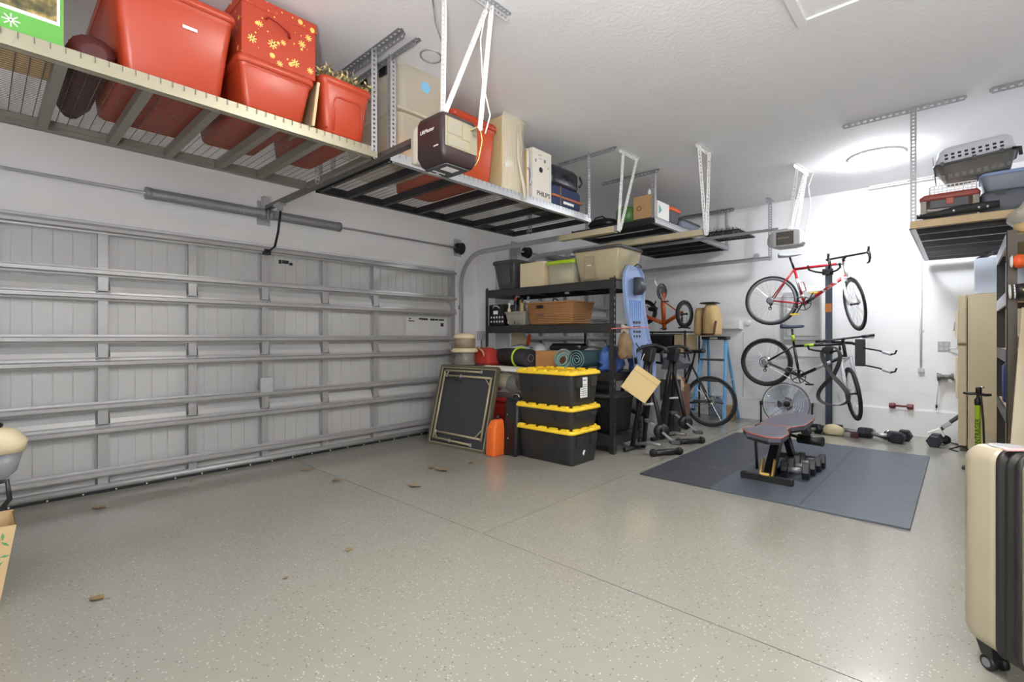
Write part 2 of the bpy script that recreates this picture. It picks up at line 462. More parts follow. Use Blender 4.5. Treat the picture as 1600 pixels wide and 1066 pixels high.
def shaft(label, X, z, ya, yb, springs, drums, bracket):
    t = thing('torsion_shaft', label, 'spring', (X, (ya+yb)/2, z))
    MB().tube([(X, ya, z), (X, yb, z)], .013, 8).build('shaft', 'galv', t)
    for a, b in springs:
        n = int((b-a)/.014); pr = []
        for i in range(n): pr += [(.0435, a+i*.014), (.047, a+i*.014+.004), (.047, a+i*.014+.010)]
        MB().lathe([(.03, a-.04), (.05, a-.04), (.05, a)]+pr+[(.05, b), (.05, b+.03), (.03, b+.03)], (X, 0, z), (0,1,0), 12).build('spring', 'galvd', t)
    for y in drums:
        MB().lathe([(.02, -.05), (.05, -.05), (.07, -.03), (.06, -.01), (.06, .02), (.08, .035), (.08, .05), (.02, .06)], (X, y, z), (0,1,0), 18).build('cable_drum', 'blackm', t)
    for y in bracket:
        m = MB().box(X-.1, X+.02, y-.006, y+.006, z-.05, z+.05).box(X-.1, X-.09, y-.06, y+.06, z-.09, z+.14)
        m.build('bearing_plate', 'galv', t)
    return t
shaft('steel torsion shaft with long grey spring above the double garage door', -4.93, 2.407, -.6, 4.40, ((.96, 1.83), (1.93, 2.60)), (4.32,), (1.88, 4.38))
shaft('short steel torsion shaft and black drum above the single garage door', -4.53, 2.42, 5.06, 7.55, ((5.75, 6.25),), (5.22, 7.45), (6.35, 5.08))

def angle(mb, p0, p1, w, d1_, d2_, pitch=.035, t=.0025):
    """perforated angle iron: two perforated flanges meeting along p0-p1"""
    p0, p1 = V(p0), V(p1); ax = (p1-p0).normalized()
    for d in (d1_, d2_):
        d = V(d); d = (d-ax*d.dot(ax)).normalized()
        perf(mb, p0+d*w/2, p1+d*w/2, d, w, t, pitch, .5, .32)
    return mb
def hanger(label, segs, w=.032, group=None, mt='white'):
    p = segs[0][1]; t = thing('track_hanger', label, 'bracket', p)
    for nm, a, b, e1, e2 in segs:
        angle(MB(), a, b, w, e1, e2).build(nm, mt, t)
    return t
EX, EY, EZ = (1,0,0), (0,1,0), (0,0,1)
hanger('white V-shaped angle hanger holding the track end left of rack boxes', [
  ('ceiling_angle', (-2.62, 4.50, HC-.003), (-2.62, 4.88, HC-.003), EX, (0,0,-1)),
  ('leg', (-2.615, 4.545, HC-.02), (-2.60, 4.42, 2.32), EY, EX), ('leg', (-2.612, 4.83, HC-.02), (-2.598, 4.45, 2.32), EY, EX)])
hanger('white V-shaped angle hanger right of the rack holding white box', [
  ('ceiling_angle', (-1.98, 4.90, HC-.003), (-1.98, 5.30, HC-.003), EX, (0,0,-1)),
  ('leg', (-1.975, 4.93, HC-.02), (-1.985, 5.13, 2.30), EY, EX), ('leg', (-1.972, 5.19, HC-.02), (-1.983, 5.16, 2.30), EY, EX)])
hanger('white vertical angle hanger near the far wall, left of the small opener', [
  ('ceiling_angle', (-2.03, 7.48, HC-.003), (-2.03, 7.72, HC-.003), EX, (0,0,-1)),
  ('leg', (-2.02, 7.56, HC-.01), (-2.02, 7.56, 2.31), EX, EY)], .05, mt='galv')
# ============================================================ ceiling lamps (the domes themselves give the light)
def dome(label, x, y, col, strength):
    t = thing('ceiling_light', label, 'ceiling light', (x, y, HC))
    MB().lathe([(.255, -.001), (.257, -.014), (.248, -.022), (.238, -.014), (.238, -.001)], (x, y, HC), (0,0,1), 40).build('light_rim', 'white', t)
    g = mat('lamp_glass', col, .4, noise=0, emit=strength)
    pr = [(.001, -.115)]+[(.238*math.sin(a), -.02-.095*math.cos(a)) for a in [PI/2*i/8 for i in range(1, 9)]]
    MB().lathe(pr, (x, y, HC), (0,0,1), 40).build('light_dome', g, t)
dome('round lit white ceiling dome light left of the dog carrier', -.68, 6.54, (246, 250, 255), LAMP_FAR)
dome('added ceiling dome light above the camera, out of the picture', -.7, 1.9, (255, 250, 244), LAMP_NEAR)  # unseen dome, added for even light over the near half

t = thing('added_uplight', 'added uplighter behind the camera, put in to brighten the ceiling', 'added lamp', (.55, -.75, 0))  # invented light source, added to throw light onto the ceiling
MB().lathe([(.16, 0), (.16, .015), (.03, .03)], (.55, -.75, 0), (0,0,1), 20).build('base', 'dgrey', t)
MB().tube([(.55, -.75, .02), (.55, -.75, .94)], .014, 8).build('pole', 'dgrey', t)
MB().lathe([(.02, .92), (.10, .95), (.20, 1.03), (.195, 1.03), (.10, .965), (.02, .94)], (.55, -.75, 0), (0,0,1), 24).build('bowl', 'dgrey', t)
MB().lathe([(.001, .995), (.15, .995), (.15, 1.0), (.001, 1.0)], (.55, -.75, 0), (0,0,1), 24).build('lamp_disc', mat('uplight', (248, 250, 255), .5, noise=0, emit=LAMP_UP), t)
# ============================================================ overhead racks
RM = 'rack'
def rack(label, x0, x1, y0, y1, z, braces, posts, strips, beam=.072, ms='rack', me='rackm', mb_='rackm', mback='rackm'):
    t = thing('overhead_rack', label, 'storage rack', ((x0+x1)/2, (y0+y1)/2, z))
    for X, s in ((x1, -1), (x0, 1)):           # long side beams: upright face and lower flange
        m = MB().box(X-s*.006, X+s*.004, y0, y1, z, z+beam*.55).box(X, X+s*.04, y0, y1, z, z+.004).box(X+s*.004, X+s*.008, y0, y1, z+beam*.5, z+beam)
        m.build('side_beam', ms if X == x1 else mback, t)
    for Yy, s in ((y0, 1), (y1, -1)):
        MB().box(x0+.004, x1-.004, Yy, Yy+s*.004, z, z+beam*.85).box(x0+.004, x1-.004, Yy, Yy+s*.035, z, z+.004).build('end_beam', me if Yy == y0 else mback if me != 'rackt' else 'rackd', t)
    for b in braces:
        MB().box(x0+.006, x1-.006, b-.022, b-.018, z+.006, z+beam-.012).box(x0+.006, x1-.006, b+.018, b+.022, z+.006, z+beam-.012).box(x0+.006, x1-.006, b-.022, b+.022, z+.004, z+.008).build('brace', mb_, t)
    m = MB(); zz = z+beam-.004; r = .0016
    y = y0+.03
    while y < y1-.01:
        m.tube([(x0+.006, y, zz), (x1+.003, y, zz), (x1+.004, y, z+beam*.5)], r*1.25, 4, caps=False); y += .05
    x = x0+.02
    while x < x1: m.tube([(x, y0+.006, zz+.002), (x, y1-.006, zz+.002)], r, 3, caps=False); x += .026
    m.build('wire_deck', 'wire', t, kind='stuff')
    for (px, py, ux, uy) in posts:
        angle(MB(), (px, py, z+.0), (px, py, HC-.006), .042, (ux,0,0), (0,uy,0), .03).build('post', 'galvd' if x1 > 0 else 'galv', t)
    for (sx0, sx1, sy, d) in strips:
        m = angle(MB(), (sx0, sy, HC-.004), (sx1, sy, HC-.004), .045, (0,d,0), (0,0,-1), .045)
        m.build('ceiling_rail', 'white' if sy > 7.7 and x1 > 0 else 'galvd', t)
    return t
Z1 = 2.44
rack('long grey wire overhead rack at left carrying the red totes', -4.0, -2.93, -.62, 1.832, Z1, [-.05, .25, .57, .87, 1.18, 1.46],
     [(-2.93, 1.83, -1, -1), (-3.75, 1.83, 1, -1), (-2.93, -.6, -1, 1)], [(-3.72, -2.62, 1.835, -1)])
rack('dark grey wire overhead rack carrying clear and orange totes', -4.0, -2.90, 1.915, 4.385, Z1, [2.2, 2.55, 2.95, 3.3, 3.7, 4.05],
     [(-2.90, 1.92, -1, 1), (-3.75, 1.92, 1, 1), (-2.90, 4.38, -1, -1), (-3.75, 4.38, 1, -1)], [(-3.72, -2.62, 1.925, 1), (-3.35, -2.62, 4.40, 1)], ms='galv', me='rackd', mb_='rackd', mback='rackd')
rack('dark-shaded overhead rack above the shelf unit, carrying small boxes', -3.82, -2.63, 5.32, 7.76, 2.555, [5.6, 5.95, 6.3, 6.7, 7.1, 7.45],
     [(-2.635, 5.325, -1, 1), (-2.635, 7.75, -1, -1), (-3.6, 5.325, 1, 1)], [(-3.33, -2.59, 5.32, 1), (-3.4, -2.55, 7.74, -1)], beam=.075, ms='galv', me='rackd', mb_='rackd', mback='rackd')
rack('grey overhead rack at right carrying the dog carrier', -.33, .86, 5.38, 7.72, 2.145, [5.75, 6.15, 6.6, 7.0, 7.4],
     [(-.325, 5.385, 1, 1), (.6, 5.385, 1, 1)], [(-.80, .02, 5.37, 1), (-.88, .0, 7.78, -1)], beam=.075, ms='galv', me='rackt', mb_='rackd', mback='galv')
m = thing('ceiling_rail', 'short perforated ceiling rail at the upper right corner', 'rail', (.5, 5.37, HC))
angle(MB(), (.17, 5.37, HC-.004), (.9, 5.37, HC-.004), .045, (0,1,0), (0,0,-1), .045).build('perforated_rail', 'galvd', m)

# ============================================================ totes and boxes
def tote(name, label, x0, x1, y0, y1, z0, h, body, lid=None, taper=.04, lh=.05, rad=.05, group=None, rot=0, ribs=None, cat='tote', flare=.012, open_=False, wall=.004):
    cx, cy = (x0+x1)/2, (y0+y1)/2; W, D = abs(x1-x0), abs(y1-y0)
    t = thing(name, label, cat, (cx, cy, z0), group)
    zt = z0+h; R = []
    for f, z in ((0, z0), (.05, z0+.012), (.9, zt-lh-.012), (.9, zt-lh-.01)):
        q = 2*taper*(1-f/.9) if f < .9 else 0
        R.append(rr(cx, cy, W-2*flare-q-(.016 if f == 0 else 0), D-2*flare-q-(.016 if f == 0 else 0), rad*.9, z))
    m = MB()
    if open_:
        R += [rr(cx, cy, W, D, rad, zt-lh), rr(cx, cy, W+.004, D+.004, rad, zt-.004), rr(cx, cy, W-.004, D-.004, rad, zt),
              rr(cx, cy, W-2*flare-.01, D-2*flare-.01, rad*.8, zt-.004), rr(cx, cy, W-2*flare-2*taper, D-2*flare-2*taper, rad*.7, z0+.02)]
        m.loft(R)
    else:
        R += [rr(cx, cy, W-.004, D-.004, rad, zt-lh+.004), rr(cx, cy, W-.004, D-.004, rad, zt-lh+.014)]
        m.loft(R)
    if rot: m.xf(M.Translation((cx, cy, 0))@M.Rotation(rot, 4, 'Z')@M.Translation((-cx, -cy, 0)))
    b = m.build('body', body, t)
    if not open_ and lid:
        l = MB().loft([rr(cx, cy, W+.002, D+.002, rad, zt-lh+.002), rr(cx, cy, W+.012, D+.012, rad, zt-lh*.55), rr(cx, cy, W+.01, D+.01, rad, zt-.012), rr(cx, cy, W-.01, D-.01, rad, zt),
                       rr(cx, cy, W-.05, D-.05, rad*.8, zt), rr(cx, cy, W-.06, D-.06, rad*.8, zt-.008)])
        if rot: l.xf(M.Translation((cx, cy, 0))@M.Rotation(rot, 4, 'Z')@M.Translation((-cx, -cy, 0)))
        l.build('lid', lid, t)
    return t
def carton(name, label, x0, x1, y0, y1, z0, z1, mt, cat='box', flaps=True, group=None, rot=0, tape=True):
    cx, cy = (x0+x1)/2, (y0+y1)/2
    t = thing(name, label, cat, (cx, cy, z0), group)
    m = MB().box(x0, x1, y0, y1, z0, z1-.003); T = M.Translation((cx, cy, 0))@M.Rotation(rot, 4, 'Z')@M.Translation((-cx, -cy, 0))
    m.xf(T).build('carton', mt, t, bev=.003)
    if flaps:
        ym = (y0+y1)/2
        for a, b in ((y0+.001, ym-.002), (ym+.002, y1-.001)):
            MB().box(x0+.001, x1-.001, a, b, z1-.003, z1).xf(T).build('flap', mt, t)
        if tape: MB().box(x0+.01, x1-.01, ym-.025, ym+.025, z1, z1+.0008).box(x1, x1+.0006, ym-.025, ym+.025, z1-.07, z1).box(x0-.0006, x0, ym-.025, ym+.025, z1-.07, z1).xf(T).build('tape', 'tan', t)
    return t
DK = Z1+.074
# --- left rack, from left
t = thing('gift_box', 'bright green cardboard box printed with a picture of a wreath', 'box', (-3.15, -.06, DK))
MB().box(-3.4, -2.945, -.38, .255, DK, 3.02).build('carton', 'kraft', t, bev=.004); MB().box(-2.945, -2.9443, -.378, .253, DK+.002, 3.018).build('printed_front', mat('green_print', (88, 158, 62), .5, noise=.08, ns=5), t)
ph = mat('wreath_picture', (72, 70, 40), .45, noise=0); n_, l_, p_ = nodes(ph)
tc = n_.new('ShaderNodeTexCoord'); nz = n_.new('ShaderNodeTexNoise'); nz.inputs['Scale'].default_value = 22; nz.inputs['Detail'].default_value = 6
cr = n_.new('ShaderNodeValToRGB'); l_.new(tc.outputs['Object'], nz.inputs['Vector']); l_.new(nz.outputs['Fac'], cr.inputs[0]); l_.new(cr.outputs[0], p_.inputs['Base Color'])
for ps, c in ((.30, (40, 44, 22)), (.5, (104, 96, 54)), (.62, (170, 140, 80))):
    e = cr.color_ramp.elements.new(ps); e.color = srgb(c)
MB().box(-2.9443, -2.9435, -.36, .232, 2.615, 3.0).build('picture', ph, t)
m = MB().box(-2.9443, -2.9437, -.36, .232, 2.60, 2.615).box(-2.9443, -2.9437, .232, .242, 2.60, 3.0); m.build('picture_border', 'paper', t)
m = MB()
for i in range(4):
    a = PI*i/4; c = V((-2.9437, .09, 2.557)); d = V((0, math.cos(a), math.sin(a)))*.028
    m.bar(c-d, c+d, .004, .002, (1,0,0))
m.build('printed_snowflake', 'paper', t)
tote('storage_tote', 'big plain red tote with small white sticker, second item from the left end', -3.82, -2.90, .415, .945, DK, .45, 'red', 'red', .045, .05, .04)
o = bpy.data.objects['storage_tote']; MB().box(-2.921, -2.916, .70, .765, 2.80, 2.815).build('sticker', 'label', o)
t = thing('storage_bag', 'dark red soft bag between the green wreath box and big tote', 'bag', (-3.4, .36, DK))
MB().loft([[(x, .365+w_*math.cos(a)*.095, DK+h_*.5+h_*.5*math.sin(a)) for a in [2*PI*k/12 for k in range(12)]] for x, w_, h_ in ((-2.99, .5, .08), (-3.02, .9, .13), (-3.2, 1, .17), (-3.5, 1, .22), (-3.8, .95, .2), (-3.88, .5, .1))]).build('body', mat('maroon_nylon', (70, 20, 18), .6, noise=.1, bump=.3, bs=20), t)
MB().tube([(-3.2, .30, DK+.15), (-3.25, .33, DK+.20), (-3.45, .33, DK+.235), (-3.5, .30, DK+.20)], .010, 6).build('handle', 'redd', t)
fb = tote('storage_tote', 'glossy red lidded tote under the red snowflake box', -3.78, -2.895, .955, 1.375, DK, .272, 'red', 'red', .035, .05, .035)
t = thing('fabric_box', 'red fabric storage box with golden snowflakes on top of a red tote', 'box', (-3.12, 1.185, DK+.276))
gs = spots('snowflake_fabric', (166, 54, 26), (238, 190, 96), 11, .16)
zf = DK+.276
MB().box(-3.70, -2.915, .975, 1.395, zf, zf+.30).build('body', gs, t, bev=.008)
MB().box(-3.706, -2.909, .969, 1.401, zf+.285, zf+.345).build('lid', gs, t, bev=.008)
MB().tube([(-2.912, 1.10, zf+.24), (-2.895, 1.11, zf+.25), (-2.885, 1.16, zf+.235), (-2.89, 1.22, zf+.205), (-2.912, 1.235, zf+.19)], .009, 6, flat=.4).build('strap_handle', 'redd', t)
fl = MB()                                  # larger printed snowflakes
for (yy, zz, r) in ((1.03, .10, .024), (1.14, .115, .026), (1.31, .19, .022), (1.27, .06, .024), (1.20, .15, .016), (1.07, .20, .018), (1.36, .05, .02), (1.35, .245, .02), (1.18, .02, .018)):
    for i in range(4):
        a = PI*i/4+.2; c = V((-2.914, yy, zf+zz)); d = V((0, math.cos(a), math.sin(a)))*r
        fl.bar(c-d, c+d, r*.22, .0016, (1,0,0))
fl.build('printed_snowflakes', mat('gold_print', (250, 214, 120), .5, noise=0), t, kind='stuff')
t = thing('picture_frame', 'thin light wooden frame leaning between two red totes', 'frame', (-3.1, 1.38, DK))
MB().prism([(-2.925, 1.372, DK), (-2.925, 1.384, DK), (-2.925, 1.418, DK+.27), (-2.925, 1.406, DK+.27)], (-.33, 0, 0)).build('backing', mat('frame_back', (150, 128, 96), .7), t)
MB().prism([(-2.91, 1.370, DK), (-2.91, 1.386, DK), (-2.91, 1.420, DK+.275), (-2.91, 1.404, DK+.275)], (-.014, 0, 0)).build('frame_edge', 'wood', t)
t = tote('storage_tote', 'open red tote with arched front panel, filled with a garland', -3.75, -2.89, 1.42, 1.775, DK, .335, 'red', None, .03, .035, open_=True)
ar = [(1.515, .02), (1.515, .20)]+[(1.545-.03*math.cos(a), .20+.03*math.sin(a)) for a in (PI/4, PI/2)]+[(1.675, .23)]+[(1.675+.03*math.sin(a), .20+.03*math.cos(a)) for a in (PI/4, PI/2)]+[(1.705, .02)]
MB().tube([(-2.932+.036*z/.335, y, DK+z) for y, z in ar], .007, 6).build('moulded_arch', 'red', t)
def leaves(m, c, n, sp, ln, wd):
    for i in range(n):
        p = V((c[0]+random.uniform(-1, 1)*sp[0], c[1]+random.uniform(-1, 1)*sp[1], c[2]+random.uniform(-1, 1)*sp[2]))
        d = V((random.uniform(-1, 1), random.uniform(-1, 1), random.uniform(-.6, 1))).normalized(); q = d.orthogonal().normalized()
        q = M.Rotation(random.uniform(0, 6.3), 3, d)@q; L = ln*random.uniform(.6, 1.2)
        m.add([p, p+d*L*.5+q*wd, p+d*L, p+d*L*.5-q*wd], [(0, 1, 2, 3)])
g = MB(); g2 = MB()
for y in [1.44+.03*i for i in range(12)]:
    leaves(g, (-2.99, y, DK+.35+.02*math.sin(y*30)), 34, (.06, .03, .04), .05, .007)
    leaves(g2, (-2.985, y, DK+.37), 14, (.06, .03, .045), .045, .007)
gr = thing('garland', 'green and straw coloured leafy garland spilling from the open red tote', 'garland', (-3.0, 1.6, DK+.3))
g.build('green_leaves', mat('garland_green', (104, 100, 66), .7, noise=.1), gr, kind='stuff'); g2.build('straw_leaves', mat('garland_straw', (206, 184, 130), .7, noise=.1), gr, kind='stuff')
MB().tube([(-3.0, 1.43, DK+.33), (-3.0, 1.6, DK+.35), (-3.0, 1.78, DK+.33)], .02, 6).build('stem', mat('garland_stem', (70, 66, 40), .8), gr)

# --- second rack
cb = mat_clear('frosted_tote', (222, 212, 188), .42, .35)
t = tote('clear_tote', 'clear plastic tote with orange things inside, lower of two clear ones', -3.7, -2.925, 1.985, 2.44, DK, .33, cb, None, .03, .03, .07)
mb = MB()
for i in range(12): mb.ball((-3.2+random.uniform(-.2, .2), 2.2+random.uniform(-.13, .13), DK+.06+random.uniform(0, .12)), (.06, .06, .05), 8, 6)
mb.build('contents', mat('orange_brown_contents', (160, 92, 48), .7, noise=.2, ns=8, col2=(212, 150, 90)), t, kind='stuff')
t = tote('clear_tote', 'upturned clear plastic tote with black latches and a blue sticker', -3.7, -2.915, 1.975, 2.46, DK+.333, .345, cb, None, .002, .02, .09)
for x in (-3.35, -3.08): MB().box(x-.045, x+.045, 1.965, 1.985, DK+.60, DK+.655).build('latch', 'black', t, bev=.006)
MB().lathe([(.001, 0), (.04, .0), (.04, .002)], (-2.928, 2.24, DK+.56), (1,0,0), 14).build('blue_sticker', mat('blue_sticker', (120, 180, 214), .5), t)
MB().box(-2.96, -2.915, 1.98, 2.45, DK+.325, DK+.345).build('rim', cb, t, bev=.008)
tote('storage_tote', 'orange red lidded tote behind the garage opener motor', -3.8, -2.905, 2.49, 2.985, DK, .50, mat('orange_red_plastic', (186, 70, 30), .38, noise=.03), 'red', .03, .06)
t = thing('wrapped_panel', 'tall tan flat box wrapped in clear plastic, nearly touching the ceiling', 'box', (-3.0, 3.2, DK))
MB().box(-3.10, -2.935, 3.065, 3.335, DK, 3.15).build('carton', mat('tan_carton', (208, 188, 142), .7, noise=.03), t, bev=.006)
mb = MB(); R = []
for i in range(9):
    z = DK-.01+i*(.69/8); j = lambda: random.uniform(-.008, .012)
    R.append([(-2.925+j(), 3.06+j(), z), (-2.92+j(), 3.15+j(), z), (-2.925+j(), 3.25+j(), z), (-2.925+j(), 3.345+j(), z), (-3.02+j(), 3.35+j(), z), (-3.1+j(), 3.345+j(), z)])
vs = [p for r in R for p in r]; fs = [(i*6+k, i*6+k+1, (i+1)*6+k+1, (i+1)*6+k) for i in range(8) for k in range(5)]
mb.add(vs, fs, True); mb.build('plastic_wrap', 'clearw', t)
mb = MB()
for i in range(7): mb.tube([(-2.918, 3.09+.035*i+random.uniform(-.02, .02), DK+.03+k*.13) for k in range(5)], .003, 4)
mb.tube([(-2.875, 3.30, DK-.06), (-2.88, 3.29, DK+.06), (-2.905, 3.24, DK+.3), (-2.915, 3.25, DK+.6)], [.02, .022, .012, .016], 6, flat=.4)
mb.tube([(-2.93, 3.06, 3.155), (-2.93, 3.30, 3.165), (-2.93, 3.42, 3.15)], [.012, .016, .004], 6)
mb.build('plastic_folds', 'clearw', t)
MB().box(-2.93, -2.928, 3.10, 3.19, DK+.2, DK+.27).build('paper_label', 'label', t)
t = thing('folding_stand', 'small tan folding frame in white tubes beside the white carton', 'frame', (-3.05, 3.41, DK))
MB().box(-3.25, -2.935, 3.385, 3.40, DK, DK+.43).build('tan_board', 'tan', t, bev=.004)
for x in (-2.95, -3.22):
    MB().tube([(x, 3.425, DK+.005), (x, 3.42, DK+.40), (x-.02, 3.44, DK+.45), (x-.05, 3.45, DK+.46)], .011, 8).build('white_tube', 'white', t)
MB().tube([(-2.94, 3.41, DK+.26), (-2.92, 3.43, DK+.28), (-2.92, 3.45, DK+.2), (-2.94, 3.44, DK+.12)], .012, 6).build('strap', 'lgrey', t)
t = carton('product_carton', 'white carton with a dark hand hole standing beside navy bags', -3.25, -2.925, 3.465, 3.745, DK, 2.99, mat('white_carton', (222, 216, 206), .7, noise=.02), flaps=False)
MB().lathe([(.001, 0), (.026, 0), (.026, .003)], (-2.9255, 3.585, 2.80), (1,0,0), 14).build('hand_hole', 'ink', t)
text('lettering', 'PHILIPS', 'ink', t, .062, (-2.9235, 3.625, DK+.06), (0,1,0), (0,0,1))
mb = MB()
for (a, b, c, d) in ((3.50, 3.52, 2.86, 2.89), (3.56, 3.60, 2.90, 2.905), (3.63, 3.66, 2.88, 2.91), (3.69, 3.70, 2.83, 2.85), (3.55, 3.60, 2.935, 2.94)): mb.box(-2.9255, -2.9245, a, b, c, d)
mb.build('printed_marks', 'grey', t, kind='stuff')
t = thing('cooler_bag', 'navy bag with brown straps and white label, under a black bag', 'bag', (-3.1, 4.0, DK))
MB().loft([rr(-3.12, 4.01, .38, .48, .05, DK), rr(-3.12, 4.01, .40, .50, .06, DK+.03), rr(-3.12, 4.01, .40, .50, .06, DK+.18), rr(-3.12, 4.01, .37, .47, .06, DK+.205)]).build('body', 'navy', t)
for zz in (.085, ): MB().box(-3.325, -2.914, 3.755, 4.265, DK+zz, DK+zz+.022).build('strap', mat('brown_strap', (168, 96, 56), .7), t, bev=.004)
MB().box(-2.925, -2.913, 3.87, 3.89, DK+.01, DK+.2).build('strap', 'brown', t)
MB().box(-2.92, -2.911, 3.93, 4.10, DK+.035, DK+.06).build('white_label', 'label', t, bev=.002)
t = thing('cooler_bag', 'black shiny bag lying on top of the navy bag', 'bag', (-3.1, 4.0, DK+.207))
MB().loft([rr(-3.12, 3.99, .37, .44, .05, DK+.207), rr(-3.12, 3.99, .39, .47, .06, DK+.24), rr(-3.12, 3.99, .39, .47, .06, DK+.37), rr(-3.12, 3.99, .35, .42, .06, DK+.405)]).build('body', mat('black_vinyl', (34, 36, 46), .3, bump=.2, bs=20), t)
mb = MB().tube([(-2.918, 3.90, DK+.30), (-2.912, 3.98, DK+.34), (-2.912, 4.08, DK+.29), (-2.918, 4.13, DK+.31)], .007, 6); mb.tube([(-2.918, 3.92, DK+.34), (-2.912, 4.0, DK+.29), (-2.918, 4.1, DK+.34)], .006, 6)
mb.build('carry_strap', 'black', t)
MB().tube([(-2.925, 4.21, DK+.26), (-2.905, 4.235, DK+.3), (-2.925, 4.22, DK+.37)], .012, 6).build('side_handle', 'black', t)

# --- third rack (deck about 2.61)
D3 = 2.555+.079
t = thing('duffel_bag', 'low black bag at the left end of the dark-shaded rack', 'bag', (-3.45, 5.5, D3))
MB().loft([rr(-3.42, 5.5, .34, .3, .08, D3), rr(-3.42, 5.5, .38, .34, .1, D3+.04), rr(-3.42, 5.5, .34, .30, .1, D3+.09), rr(-3.42, 5.5, .2, .18, .08, D3+.115)]).build('body', 'black', t)
MB().tube([(-3.52, 5.40, D3+.09), (-3.48, 5.38, D3+.125), (-3.38, 5.38, D3+.13), (-3.33, 5.40, D3+.09)], .01, 6).build('handle', 'blackm', t)
t = thing('storage_jar', 'shiny green plastic pot beside the brown carton', 'jar', (-3.09, 5.5, D3))
MB().lathe([(.10, 0), (.135, .01), (.15, .10), (.145, .17), (.12, .205), (.06, .215)], (-3.09, 5.52, D3), (0,0,1), 24).build('pot', 'green', t)
MB().lathe([(.125, .195), (.13, .21), (.08, .225), (.02, .235)], (-3.09, 5.52, D3), (0,0,1), 24).build('pot_lid', mat('green_lid', (112, 132, 84), .5), t)
t = carton('carton', 'brown corrugated carton with round stamp on the dark-shaded rack', -2.915, -2.665, 5.335, 5.395, D3, 2.905, 'card')
MB().torus((-2.84, 5.3345, 2.76), (0,1,0), .026, .004, 16, 4).build('round_stamp', mat('stamp_ink', (92, 66, 40), .8), t)
MB().lathe([(.02, 0), (.02, .05), (.012, .055), (.012, .07)], (-2.72, 5.36, 2.906), (0,0,1), 10).build('bottle_top', 'white', t)
t = carton('carton', 'white carton with blue green triangle on the dark-shaded rack', -2.9, -2.64, 5.41, 5.72, D3, 2.84, 'paper', tape=False)
MB().prism([(-2.6395, 5.44, 2.68), (-2.6395, 5.52, 2.74), (-2.6395, 5.44, 2.80)], (.001, 0, 0)).build('printed_triangle', mat('teal_print', (96, 170, 166), .6), t)
tote('lidded_tub', 'small tub with orange lid beside the white carton', -2.93, -2.66, 5.80, 6.12, D3, .22, 'dgrey', 'orange', .02, .05, cat='tub')
tote('flat_bin', 'low grey bin with dark handle at the rack edge', -3.1, -2.655, 6.14, 6.75, D3, .13, mat('blue_grey_plastic', (110, 116, 130), .45), 'dgrey', .01, .03, cat='bin')
t = thing('wire_grid', 'black bristly wire grid panel overhanging the dark-shaded rack', 'grid', (-2.5, 6.95, D3))
mb = MB()
for i in range(15): y = 6.70+i*.05; mb.tube([(-2.8, y, D3+.012), (-2.16, y+.04, D3+.008)], .004, 4)
for i in range(13): x = -2.8+i*.053; mb.tube([(x, 6.70, D3+.018), (x, 7.42, D3+.018)], .004, 4)
mb.build('grid_wires', 'blackm', t, kind='stuff')
mb = MB()
for i in range(260):
    p = V((random.uniform(-2.78, -2.2), random.uniform(6.72, 7.42), D3+.015)); mb.tube([p, p+V((random.uniform(-.02, .02), random.uniform(-.02, .02), random.uniform(.03, .07)))], .0022, 3, caps=False)
mb.build('bristles', 'black', t, kind='stuff')
MB().tube([(-2.8, 6.7, D3+.012), (-2.16, 6.74, D3+.008), (-2.16, 7.44, D3+.008), (-2.8, 7.42, D3+.012)], .008, 6, True).build('frame', 'blackm', t)
